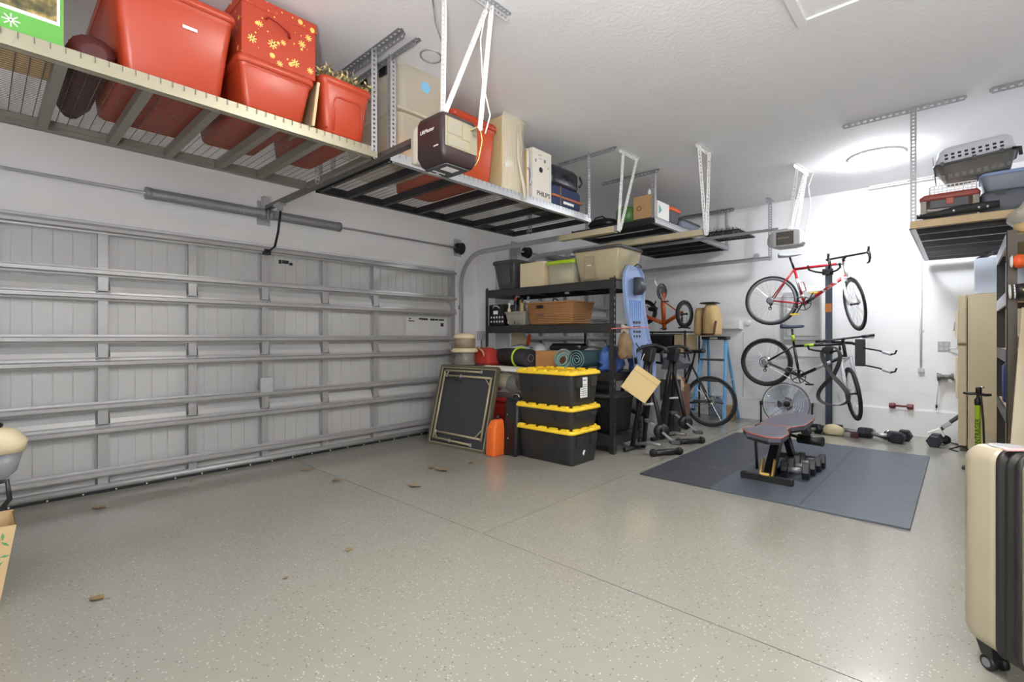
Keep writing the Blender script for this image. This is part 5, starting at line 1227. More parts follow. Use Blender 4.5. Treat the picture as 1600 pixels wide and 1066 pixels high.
MB().prism([(-2.98, 6.2, .79), (-2.72, 6.2, .80), (-2.66, 6.2, .88), (-2.80, 6.2, .98), (-2.95, 6.2, .95)], (0, .25, 0)).build('shell', mat('steel_grey', (104, 108, 116), .5), t, bev=.01)
t = thing('camp_seat', 'black folded camp seat with thin flat arms beside ladder', 'seat', (-2.72, 6.5, .9))
MB().box(-2.86, -2.70, 6.42, 6.6, 1.0, 1.015).build('flat_top', 'black', t, bev=.004)
MB().tube([(-2.74, 6.5, 1.0), (-2.70, 6.5, .85), (-2.76, 6.52, .72), (-2.80, 6.5, .62)], .012, 6).build('folded_tube', 'blackm', t)
crumple('blue_bundle', 'dark blue grey bundle under the ladder behind the bike wheel', 'bundle', (-2.67, 7.42, .15), (.12, .13, .18), mat('slate_cloth', (108, 118, 136), .8), 19, .12)
carton('carton', 'tan carton on the floor behind the ladder foot', -2.62, -2.50, 7.5, 7.7, 0, .2, 'card')
# ============================================================ bike stand and things on the far wall
t = thing('bike_stand', 'dark floor stand pole holding two bikes before the far wall', 'bike stand', (-1.28, 7.5, 0))
MB().box(-1.315, -1.245, 7.47, 7.53, .03, 2.16).build('pole', mat('slate_steel', (70, 78, 92), .35, metal=.3), t, bev=.01)
MB().box(-1.245, -1.243, 7.475, 7.525, .1, 2.1).build('pole_slot', 'ink', t)
for s in (-1, 1):
    MB().tube([(-1.28, 7.5, .045), (-1.28+s*.45, 7.40, .045), (-1.28+s*.62, 7.3, .02)], .02, 8).build('base_leg', 'blackm', t)
MB().tube([(-1.28, 7.5, .045), (-1.28, 7.28, .02)], .02, 8).build('base_leg', 'blackm', t)
for z in (2.10, 1.08):
    MB().box(-1.34, -1.22, 7.42, 7.47, z-.07, z+.01).build('clamp', 'black', t, bev=.008)
    for s in (-1, 1):
        MB().tube([(-1.28+s*.03, 7.43, z-.045), (-1.28+s*.12, 7.33, z-.03), (-1.28+s*.17, 7.22, z-.01), (-1.28+s*.17, 7.17, z+.035)], .012, 8).build('arm', 'black', t)
MB().box(-1.316, -1.244, 7.468, 7.47, 1.55, 1.66).build('orange_sticker', mat('stand_sticker', (196, 120, 60), .5), t)
for z in (1.10, .90):
    MB().tube([(-.88, 7.04, z), (-.70, 6.95, z-.03), (-.58, 6.88, z-.07), (-.545, 6.86, z-.06), (-.53, 6.85, z-.02)], .009, 8).build('spare_hook', 'blackm', t)
    MB().tube([(-.66, 6.93, z-.045), (-.58, 6.885, z-.07)], .018, 8).build('hook_sleeve', 'lgrey', t)
MB().box(-.935, -.835, 7.02, 7.07, .88, 1.2).build('hook_block', 'black', t, bev=.01)
MB().tube([(-1.25, 7.5, 1.16), (-1.0, 7.3, 1.15), (-.89, 7.06, 1.12)], .018, 8).build('spare_arm', 'blackm', t)
t = thing('resistance_band', 'wide black looped exercise band hanging on the bike stand', 'exercise band', (-1.2, 7.36, 1.0))
pts = []
for i in range(64):
    a = 2*PI*i/64; z = .75+.36*math.cos(a); A = .16 if z < .75 else .09
    pts.append(V((-1.16+A*math.sin(2*a)-.03*(z > .75)*math.cos(a), 7.06+.02*math.sin(a), z)))
rings = []
for i, p in enumerate(pts):
    tt = (pts[(i+1) % 64]-pts[i-1]).normalized(); nn = tt.cross(V((0, 1, 0))).normalized(); dd = (V((0, 1, 0))*.8+nn*.6*math.sin(2*PI*i/64)).normalized(); n2 = tt.cross(dd)
    rings.append([p+dd*.03+n2*.004, p+dd*.03-n2*.004, p-dd*.03-n2*.004, p-dd*.03+n2*.004])
MB().loft(rings, closed=True, smooth=False).build('band', mat('band_rubber', (60, 60, 62), .55), t)
# fan
def fan():
    c = V((-1.76, 7.42, .315)); ax = V((.32, -.93, .12)).normalized(); R = .285
    t = thing('floor_fan', 'round steel floor fan in front of the far wall', 'fan', (c.x, c.y, 0))
    for r, o, k in ((R, 0, .009), (R*.99, .05, .005), (R*.98, -.05, .007)): MB().torus(c+ax*o, ax, r, k, 40, 6).build('guard_ring', 'galv' if o else 'blackm', t)
    m = MB()
    for i in range(1, 10): m.torus(c+ax*(.05+.035*(1-(i/10)**2)), ax, R*i/10, .0018, 36, 4)
    u = ax.orthogonal().normalized(); w_ = ax.cross(u)
    for i in range(16):
        d = u*math.cos(2*PI*i/16)+w_*math.sin(2*PI*i/16); m.tube([c+ax*.085+d*.03, c+ax*.075+d*R*.5, c+ax*.05+d*R, c-ax*.05+d*R*.98], .0022, 4)
    m.build('guard_wires', 'chrome', t, kind='stuff')
    MB().lathe([(.001, .10), (.04, .098), (.042, .09)], c, ax, 18).build('badge', 'black', t)
    MB().lathe([(.05, -.02), (.06, 0), (.05, .03), (.02, .04)], c, ax, 18).build('hub', 'galv', t)
    for k in range(3):
        a0 = 2*PI*k/3+.4; vs = []
        for i in range(5):
            r = .05+(R*.9-.05)*i/4
            for j in range(5):
                a = a0+(j/4-.5)*(1.7 if i > 1 else 1.1); vs.append(c+(u*math.cos(a)+w_*math.sin(a))*r+ax*(.03*(j/4-.5)*2*(.5+i/6)))
        n_ = len(vs); vs += [p-ax*.004 for p in vs]; fs = [(i*5+j, i*5+j+1, i*5+j+6, i*5+j+5) for i in range(4) for j in range(4)]; fs += [tuple(q+n_ for q in f[::-1]) for f in fs]
        MB().add(vs, fs, True).build('blade', mat('fan_blade', (176, 184, 196), .4, metal=.2) if k == 0 else bpy.data.materials['fan_blade'], t)
    MB().lathe([(.09, -.14), (.10, -.12), (.10, -.05), (.06, -.02)], c, ax, 18).build('motor', 'dgrey', t)
    h = V((ax.y, -ax.x, 0)).normalized()
    for s in (-1, 1):
        p = c+h*s*(R+.02); MB().tube([p, p-V((0,0,.12)), (p.x, p.y, .02)], .012, 8).build('stand_post', 'blackm', t)
        MB().lathe([(.03, -.015), (.025, .015)], p, h, 10).build('tilt_knob', 'black', t)
        MB().tube([(p.x-.02, p.y-.16, .015), (p.x, p.y, .02), (p.x+.02, p.y+.14, .015)], .013, 8).build('stand_foot', 'blackm', t)
fan()
# wall fittings
YB = YW-.002
t = thing('paper_dispenser', 'white wall box left of the red bike', 'dispenser', (-2.57, YW, 1.4))
MB().loft([[(-2.76+q, YB, 1.33), (-2.44-q, YB, 1.33), (-2.44-q, YB, 1.50), (-2.76+q, YB, 1.50)] if q == 0 else [(-2.76+q, YB-.12, 1.35), (-2.44-q, YB-.12, 1.35), (-2.44-q, YB-.12, 1.47), (-2.76+q, YB-.12, 1.47)] for q in (0, .02)], smooth=False).build('cover', 'white', t, bev=.01)
MB().box(-2.68, -2.55, YB-.122, YB-.118, 1.425, 1.43).build('slot', 'lgrey', t)
MB().lathe([(.05, 0), (.05, .03), (.02, .04)], (-2.38, YB, 1.44), (0,-1,0), 14).build('round_knob', 'white', t)
t = thing('electrical_panel', 'grey electrical panel behind the bike stand', 'electrical panel', (-1.62, YW, 1.45))
MB().box(-1.88, -1.42, YB-.07, YB, 1.18, 1.86).build('enclosure', mat('panel_grey', (196, 197, 198), .45, noise=.01), t, bev=.006)
MB().box(-1.84, -1.46, YB-.08, YB-.07, 1.24, 1.80).build('panel_door', mat('panel_grey2', (206, 207, 208), .45, noise=.01), t, bev=.004)
MB().box(-1.80, -1.70, YB-.083, YB-.08, 1.62, 1.72).build('panel_label', 'lgrey', t)
t = thing('wall_cover', 'white low panel cover on the wall below the grey panel', 'panel', (-1.6, YW, 1.0))
MB().box(-1.95, -1.38, YB-.025, YB, .95, 1.12).build('cover', 'white', t, bev=.004)
t = thing('conduit', 'thin white conduit with end box running down the far wall', 'pipe', (-.37, YW, 1.5))
MB().tube([(-.37, YB-.014, 2.34), (-.372, YB-.014, .84)], .011, 8).build('pipe', 'trim', t)
MB().box(-.40, -.34, YB-.03, YB, .79, .84).build('end_box', 'lgrey', t, bev=.006)
for z in (2.3, 1.3): MB().box(-.395, -.345, YB-.012, YB, z, z+.02).build('clip', 'trim', t)
tag(MB().tube([(-2.44, YB-.006, 1.30), (-2.442, YB-.006, .05)], .004, 6).build('wall_wire', 'lgrey'), 'thin grey wire running down the far wall behind the lower bike wheel', 'wire')
t = thing('wall_outlet', 'grey double outlet plate on wall left of the fridge', 'outlet', (-.165, YW, 1.1))
MB().box(-.215, -.105, YB-.008, YB, 1.055, 1.17).build('plate', mat('outlet_grey', (172, 172, 174), .5), t, bev=.003)
for x in (-.185, -.135):
    for z in (1.085, 1.14): MB().box(x-.014, x+.014, YB-.011, YB-.008, z-.014, z+.014).build('socket', 'lgrey', t)
t = thing('spot_lamp', 'small dark wall spotlight above the scooter', 'lamp', (-.15, YW, .74))
MB().lathe([(.045, 0), (.05, .01), (.028, .05), (.026, .12), (.045, .135), (.04, .15)], (-.22, YB-.06, .745), (1,0,.05), 14).build('lamp_head', mat('pewter', (110, 110, 108), .4, metal=.4), t)
MB().box(-.17, -.13, YB-.05, YB, .70, .76).build('wall_mount', 'lgrey', t, bev=.004)
MB().tube([(-.20, YB-.06, .72), (-.22, YB-.05, .5), (-.23, YB-.04, .34)], .005, 6).build('wire', 'lgrey', t)
MB().tube([(-.225, YB-.05, .41), (-.225, YB-.05, .37)], .010, 6).build('ferrule', 'black', t)
t = thing('pipe_bracket', 'small pipe fitting on the wall above the thin track end', 'bracket', (-2.2, YW, 2.4))
MB().lathe([(.03, 0), (.03, .05), (.045, .055), (.045, .07)], (-2.24, YB, 2.42), (0,-1,0), 12).box(-2.27, -2.21, YB-.03, YB, 2.39, 2.45).build('fitting', 'lgrey', t)
# small red dumbbell on the curb ledge
def dumbbell(label, c, ang, L, r, mt, grip='chrome', group=None, hexa=6):
    t = thing('dumbbell', label, 'dumbbell', c, group); c = V(c); d = V((math.cos(ang), math.sin(ang), 0)); u = V((0,0,1)); n_ = d.cross(u)
    MB().tube([c-d*L*.32, c+d*L*.32], r*.32, 8).build('grip', grip, t)
    for s in (-1, 1):
        rings = []
        for o, k in ((.24, .82), (.27, 1), (.47, 1), (.5, .82)):
            rings.append([c+d*s*L*o+(n_*math.cos(2*PI*i/hexa)+u*math.sin(2*PI*i/hexa))*r*k for i in range(hexa)])
        MB().loft(rings, smooth=False).build('head', mt, t)
    return t
rr_ = mat('maroon_vinyl', (112, 28, 40), .5)
dumbbell('small maroon dumbbell on the ledge of the far wall', (-.555, YW+.0-.035+.02, .352) if False else (-.56, YW-.04, .36), -.05, .24, .036, rr_, rr_)
t = thing('ledge_peg', 'two short pegs holding the maroon dumbbell against the wall', 'peg', (-.56, YW-.02, .32))
for x in (-.60, -.52): MB().box(x-.006, x+.006, YW-.06, YW, .316, .334).build('peg', 'trim', t)
bd = mat('hex_rubber', (34, 38, 46), .5, noise=.05)
for lab, x, y, a, L, r in (
  ('black hex dumbbell on the floor before the bike stand, left one', -1.40, 7.12, 1.2, .30, .065),
  ('black hex dumbbell with steel grip behind the mat, second from left', -1.02, 7.32, -.15, .36, .068),
  ('black hex dumbbell with steel grip beside the paired heads', -.72, 7.28, -.2, .34, .068),
  ('black hex dumbbell right of the paired dumbbells on the floor', -.52, 7.26, 1.35, .30, .075),
  ('black hex dumbbell at the foot of the scooter', -.22, 7.28, 1.5, .26, .072),
  ('black hex dumbbell half hidden behind the weight bench', -1.64, 7.28, .3, .28, .062)):
    dumbbell(lab, (x, y, r*.87), a, L, r, bd, 'galv')
tag(MB().box(-1.75, -1.38, 7.17, 7.24, 0, .02).box(-1.72, -1.42, 7.19, 7.22, .02, .06).build('floor_tray', 'cream'), 'low cream tray on the floor behind the weight bench', 'tray')
crumple('chalk_bag', 'pale beige cloth bag on the floor between the dumbbells', 'bag', (-1.19, 7.24, .05), (.12, .07, .08), 'cream', 23, .12)
tag(MB().box(-1.0, -.92, 7.16, 7.24, 0, .07).build('weight_plate', mat('maroon_block', (84, 36, 38), .6), bev=.01), 'small dark red block beside the beige cloth bag', 'block')
for i, (x, y) in enumerate(((-.82, 7.45), (-.66, 7.46))):
    tag(MB().lathe([(.02, -.03), (.04, -.03), (.04, .03), (.02, .03)], (x, y, .055), (0,1,0), 14).build('spring_collar', 'chrome'), 'chrome bar collar behind the row of dumbbells, '+('left one' if i == 0 else 'right one'), 'collar')
# scooter
t = thing('kick_scooter', 'white and grey folded kick scooter lying by the fridge', 'scooter', (-.15, 7.5, 0))
MB().tube([(-.20, 7.42, .14), (-.12, 7.42, .24), (-.0, 7.42, .36), (.05, 7.42, .40)], [.018, .02, .022, .02], 8).build('steering_tube', 'dgrey', t)
MB().prism([(-.30, 7.40, .12), (-.20, 7.40, .05), (-.14, 7.40, .10), (-.18, 7.40, .19)], (0, .08, 0)).build('deck', 'white', t, bev=.01)
MB().obox((-.13, 7.42, .23), (.09, .06, .05), ry(-.7)).build('folding_joint', 'lgrey', t, bev=.008)
for x in (-.14, -.22): MB().lathe([(.012, -.015), (.05, -.014), (.05, .014), (.012, .015)], (x, 7.47, .052), (0,1,0), 16).build('wheel', 'black', t)
tag(MB().tube([(-.13, 7.62, .006), (.0, 7.5, .006), (-.05, 7.3, .006), (-.1, 7.15, .006), (-.03, 7.05, .006)], .006, 6).build('floor_cable', 'black'), 'thin black cable on the floor between scooter and fridge', 'cable')

# ============================================================ exercise mat and bench
t = thing('exercise_mat', 'black foam floor mat of square interlocking tiles', 'mat', (-1.18, 5.25, 0))
mrub = mat('mat_rubber_sheen', (86, 93, 104), .34, noise=.05, ns=40, bump=.25, bs=160)  # paler grey carries the sheen on the right-hand tile columns
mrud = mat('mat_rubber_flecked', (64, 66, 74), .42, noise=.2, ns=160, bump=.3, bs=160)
tw, th_ = (2.11-.24)/3, (6.53-3.975)/4
for i in range(3):
    for j in range(4):
        x0, y0 = -2.11+i*tw, 3.975+j*th_
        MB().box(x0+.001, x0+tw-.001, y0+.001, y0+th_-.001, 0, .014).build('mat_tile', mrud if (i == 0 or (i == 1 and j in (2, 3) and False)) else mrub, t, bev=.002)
for i in range(1, 3):
    mb = MB()
    for k in range(52): y = 3.99+k*.049; mb.box(-2.11+i*tw-.012, -2.11+i*tw+.012, y, y+.024, .0141, .0146)
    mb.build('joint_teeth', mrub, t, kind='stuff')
mb = MB()
for j in range(1, 4):
    for k in range(38): x = -2.10+k*.049; mb.box(x, x+.024, 3.975+j*th_-.012, 3.975+j*th_+.012, .0141, .0146)
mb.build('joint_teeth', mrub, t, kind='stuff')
def bench():
    t = thing('weight_bench', 'black weight bench with orange piping standing on the mat', 'bench', (-1.2, 4.8, .014))
    vin = mat('bench_vinyl', (92, 92, 104), .4, noise=.03, bump=.08); pip = mat('bench_piping', (170, 84, 66), .5)
    def pad(pts, z, slope, nm):
        P = [V((x, y, z+slope*(y-pts[0][1]))) for x, y in pts]
        MB().prism([p-V((0,0,.045)) for p in P], (0,0,.045)).build(nm, vin, t, bev=.012)
        MB().tube([p-V((0,0,.006)) for p in P], .005, 5, True).build(nm+'_piping', pip, t)
        MB().prism([p-V((0,0,.06)) for p in [V((x*.9+(-1.19)*.1, y, z+slope*(y-pts[0][1]))) for x, y in pts]], (0,0,.02)).build(nm+'_board', 'black', t)
    pad([(-1.31, 4.28), (-1.11, 4.16), (-1.03, 4.20), (-1.03, 4.42), (-1.09, 4.62), (-1.09, 4.76), (-1.33, 4.78), (-1.33, 4.60), (-1.38, 4.42)], .445, .0, 'seat_pad')
    pad([(-1.35, 4.80), (-1.08, 4.79), (-1.02, 4.92), (-1.02, 5.25), (-1.05, 5.50), (-1.25, 5.52), (-1.33, 5.40), (-1.36, 5.1)], .445, .03, 'back_pad')
    MB().bar((-1.38, 4.46, .04), (-1.03, 4.46, .04), .05, .05).build('front_foot', 'black', t)
    for x in (-1.385, -1.025): MB().box(x-.02, x+.02, 4.43, 4.49, .014, .068).build('foot_cap', 'rubber', t, bev=.006)
    MB().bar((-1.40, 5.48, .04), (-1.0, 5.48, .04), .05, .05).build('rear_foot', 'black', t)
    MB().bar((-1.2, 4.46, .06), (-1.2, 5.48, .06), .05, .06).build('base_beam', 'blackm', t)
    MB().bar((-1.2, 4.52, .06), (-1.2, 4.86, .40), .07, .09).build('main_upright', 'blackm', t)
    MB().bar((-1.2, 5.3, .06), (-1.2, 4.95, .42), .05, .07).build('rear_upright', 'blackm', t)
    MB().tube([(-1.28, 4.42, .40), (-1.29, 4.50, .10)], .012, 8).build('support_rod', 'black', t)
    for s in (-1, 1): MB().bar((-1.2+s*.045, 4.44, .065), (-1.2+s*.045, 4.52, .19), .012, .04).build('gold_bracket', mat('brass_bracket', (196, 164, 84), .4, metal=.3) if s < 0 else bpy.data.materials['brass_bracket'], t)
    MB().bar((-1.2, 4.44, .07), (-1.2, 4.40, .09), .06, .02).build('gold_plate', bpy.data.materials['brass_bracket'], t)
    MB().tube([(-1.16, 5.34, .25), (-.95, 5.30, .25)], .045, 12).build('roller_pad', 'black', t)
    MB().tube([(-1.2, 5.2, .30), (-1.12, 5.34, .25)], .014, 8).build('roller_arm', 'blackm', t)
bench()
for i, (x, y) in enumerate(((-1.055, 4.74), (-1.045, 4.93), (-1.035, 5.10), (-1.03, 5.26))):
    dumbbell(['black hex dumbbell under the bench, nearest of four', 'black hex dumbbell under bench, second of four from front', 'black hex dumbbell under bench, third of four from front', 'black hex dumbbell under the bench, farthest of four'][i], (x, y, .082-.0026*i), .15, .215, .078-.003*i, bd, 'galvd')
# ============================================================ right side: fridge, shelf, pump, boards, suitcase
t = thing('fridge', 'beige refrigerator standing against the far wall', 'fridge', (.3, 7.45, 0))
bei = mat('beige_enamel', (200, 184, 150), .35, noise=.01)
MB().box(.045, .65, 7.12, 7.80, .03, 1.68).build('cabinet', bei, t, bev=.01)
for z0, z1, n_ in ((.06, 1.14, 'lower_door'), (1.155, 1.675, 'upper_door')):
    d_ = MB().box(-.03, .038, 7.115, 7.80, z0, z1).build(n_, bei, t, bev=.012)
    MB().box(-.05, -.03, 7.16, 7.19, z0+(.5 if z0 < .1 else .05), z0+(.95 if z0 < .1 else .35)).build('handle', 'cream', d_, bev=.006)
MB().box(-.03, .035, 7.11, 7.116, 1.138, 1.158).build('door_hinge', 'brown', t)
for x in (.08, .6):
    for y in (7.16, 7.76): MB().lathe([(.02, 0), (.02, .032)], (x, y, 0), (0,0,1), 8).build('foot', 'black', t)
tag(MB().tube([(-.11, YW-.03, 1.09), (-.06, 7.80, 1.09), (-.04, 7.78, 1.10), (-.045, 7.80, 1.5), (-.07, 7.82, 1.3)], .008, 6).build('white_hose', 'trim'), 'white hose on the wall beside the fridge', 'hose')
t = carton('carton', 'pale blue white carton on top of the fridge', .10, .48, 7.16, 7.56, 1.685, 2.06, mat('bluish_white', (206, 214, 228), .6, noise=.01), tape=False)
MB().prism([(.11, 7.16, 2.06), (.24, 7.16, 2.135), (.25, 7.16, 2.128), (.12, 7.16, 2.053)], (0, .38, 0)).build('raised_flap', 'black', t)
def right_shelf():
    x0, x1, y0, y1 = .236, .72, 5.0, 6.35
    t = thing('shelf_unit', 'dark brown steel shelf unit at the right edge', 'shelf', (.5, 5.6, 0))
    pm = mat('bronze_steel', (74, 66, 54), .45, metal=.2)
    for x in (x0, x1-.05):
        for y in (y0, y1-.05):
            MB().box(x, x+.055, y, y+.004, 0, 1.99).box(x, x+.004, y, y+.05, 0, 1.99).build('post', pm if y == y0 else 'shelf', t)
    for z in (1.90, 1.48, 1.06, .62, .16):
        for y in (y0+.005, y1-.01): MB().box(x0+.005, x1-.005, y, y+.006, z, z+.06).build('cross_beam', pm, t)
        for x in (x0-.002, x1-.01): MB().box(x, x+.012, y0+.06, y1-.06, z-.02, z+.07).build('side_beam', 'galv' if z > 1.8 else ('lgrey' if 1.4 < z < 1.5 else 'shelf'), t)
        MB().box(x0+.008, x1-.008, y0+.012, y1-.012, z+.055, z+.065).build('board', 'wood' if z < 1.8 else 'kraft', t)
    return t
right_shelf()
def on_shelf(z): return z+.0655
crumple('plastic_bag', 'crumpled white plastic bag on top of the right shelf', 'bag', (.42, 5.25, on_shelf(1.90)+.13), (.16, .17, .15), 'clear', 31, .2)
crumple('plastic_bag', 'tan bundle beside the crumpled white bag', 'bag', (.36, 5.06, on_shelf(1.90)+.035), (.09, .05, .05), 'tan', 33, .2)
tag(MB().box(.28, .56, 5.5, 6.1, on_shelf(1.90), on_shelf(1.90)+.10).build('flat_box', 'lgrey', bev=.006), 'flat pale box at the back of the right shelf top', 'box')
crumple('green_bag', 'dark green bag on the upper level of the right shelf', 'bag', (.46, 5.12, on_shelf(1.48)+.16), (.12, .08, .16), mat('dark_green', (54, 74, 58), .5), 35, .15)
tag(MB().box(.30, .62, 5.55, 6.2, on_shelf(1.48), on_shelf(1.48)+.24).build('storage_box', mat('pale_blue_box', (186, 196, 214), .5), bev=.01), 'pale blue box on the second level of the right shelf', 'box')
t = thing('hand_tool', 'orange knobbed tool with brass stem hung on the right shelf post', 'tool', (.29, 4.9, 1.75))
MB().lathe([(.02, 0), (.042, .01), (.05, .03), (.045, .055), (.02, .065)], (.262, 4.93, 1.755), (1,0,0), 16).build('knob', 'orange', t)
MB().lathe([(.030, -.012), (.048, 0), (.02, .002)], (.262, 4.93, 1.755), (1,0,0), 16).build('knob_rim', 'white', t)
MB().tube([(.325, 4.93, 1.755), (.40, 4.93, 1.76)], .014, 8).build('stem', mat('brass', (190, 160, 90), .35, metal=.6), t)
MB().tube([(.40, 4.93, 1.76), (.40, 5.0, 1.76)], .008, 6).build('peg', 'galvd', t)
t = thing('hand_tool', 'round black tool with white bands below the orange knob', 'tool', (.3, 4.92, 1.55))
MB().tube([(.265, 4.93, 1.545), (.36, 4.93, 1.55)], [.05, .055], 14).build('drum', 'black', t)
for x in (.25, .272): MB().torus((x, 4.93, 1.545), (1,0,.05), .046, .006, 20, 5).build('white_band', 'white', t)
MB().bar((.31, 4.87, 1.55), (.35, 4.87, 1.56), .004, .012).build('brass_bar', bpy.data.materials['brass'], t)
MB().tube([(.33, 4.93, 1.60), (.33, 4.97, 1.66), (.33, 5.0, 1.66)], .006, 6).build('peg', 'galvd', t)
crumple('glove_pile', 'brown work gloves on the middle level of the right shelf', 'gloves', (.36, 5.22, on_shelf(1.06)+.06), (.07, .10, .07), 'brown', 37, .2)
tag(MB().lathe([(.06, 0), (.07, .02), (.07, .12), (.03, .15), (.03, .17)], (.40, 5.55, on_shelf(1.06)), (0,0,1), 16).build('white_jug', 'paper'), 'white jug behind the brown gloves', 'jug')
tag(MB().lathe([(.09, 0), (.10, .02), (.10, .30), (.07, .34), (.03, .36)], (.345, 5.75, on_shelf(.62)), (0,0,1), 18).build('water_jug', mat('dark_blue_plastic', (44, 62, 118), .4)), 'dark blue jug on the lower level of the right shelf', 'jug')
for i, (y, z, c, lab) in enumerate(((5.45, .62, 'red', 'red bottle with white label on the lower level of right shelf'), (5.30, .16, mat('pinkred', (222, 92, 84), .4), 'pinkish red canister on the bottom level of right shelf'))):
    b = thing('bottle', lab, 'bottle', (.31, y, on_shelf(z)))
    MB().lathe([(.05, 0), (.055, .01), (.055, .17), (.025, .22), (.022, .25)], (.31, y, on_shelf(z)), (0,0,1), 14).build('bottle_body', c, b)
    MB().lathe([(.027, .245), (.027, .28)], (.31, y, on_shelf(z)), (0,0,1), 10).build('cap', 'black' if i else 'white', b)
    MB().box(.27, .35, y-.0575, y-.054, on_shelf(z)+.06, on_shelf(z)+.13).build('bottle_label', 'label', b)
crumple('grey_bag', 'grey bag between the red bottles on the right shelf', 'bag', (.46, 5.6, on_shelf(.16)+.12), (.10, .12, .15), 'grey', 39, .15)
# leaning boards
def plank(label, p0, p1, w_, th__, mt='wood', up=(0,1,0)):
    t = thing('plank', label, 'plank', p0); MB().bar(p0, p1, w_, th__, up).build('board', mt, t, bev=.004); return t
pl = mat_wave('grey_plank', (196, 186, 160), (176, 164, 134), 2, .65, 3, 'X', .03)
plank('long grey beige plank leaning against the right shelf', (.235, 4.35, .035), (.345, 4.87, 1.42), .085, .03, pl)
plank('light wooden post standing at the right edge, behind plank', (.42, 4.80, .0), (.40, 4.93, 1.80), .05, .05)
t = thing('wooden_trestle', 'low light wood trestle with black brackets behind the suitcase', 'trestle', (.4, 4.2, 0))
MB().bar((.29, 4.25, .53), (.75, 4.25, .53), .06, .04).build('top_rail', 'wood', t, bev=.003)
for x in (.33, .70): MB().bar((x, 4.25, .52), (x-.05, 4.10, 0), .05, .03).build('leg', 'wood', t); MB().bar((x, 4.27, .52), (x+.02, 4.45, 0), .05, .03).build('leg', 'wood', t); MB().box(x-.035, x+.035, 4.21, 4.29, .50, .57).build('bracket', 'black', t, bev=.004)
# floor pump
t = thing('floor_pump', 'lime green bicycle floor pump with black handle in front of the fridge', 'pump', (.115, 6.2, 0))
px, py = .108, 6.2
MB().lathe([(.02, .03), (.021, .05), (.021, .60), (.023, .61)], (px, py, 0), (0,0,1), 16).build('barrel', 'lime', t)
text('lettering', 'BONTRAGER', 'ink', t, .05, (px-.002, py-.0225, .33), (0,0,1), (-1,0,0))
MB().lathe([(.024, .60), (.026, .61), (.026, .65), (.012, .67), (.010, .70)], (px, py, 0), (0,0,1), 12).build('collar', 'black', t)
MB().tube([(px-.10, py, .705), (px-.05, py, .70), (px, py, .705), (px+.05, py, .695), (px+.09, py, .70)], [.010, .014, .013, .014, .011], 8).build('handle', 'black', t)
MB().lathe([(.022, .71), (.022, .76), (.014, .765)], (px+.005, py, 0), (0,0,1), 10).build('valve_head', 'black', t)
MB().ball((px+.03, py-.005, .765), (.016, .012, .010), 8, 6).build('chrome_lever', 'chrome', t)
MB().tube([(px+.02, py-.02, .69), (px+.035, py-.03, .45), (px+.045, py-.02, .1), (px+.02, py, .05)], .008, 6).build('hose', 'black', t)
MB().box(px-.11, px+.11, py-.05, py+.05, 0, .025).build('base_foot', 'black', t, bev=.008)
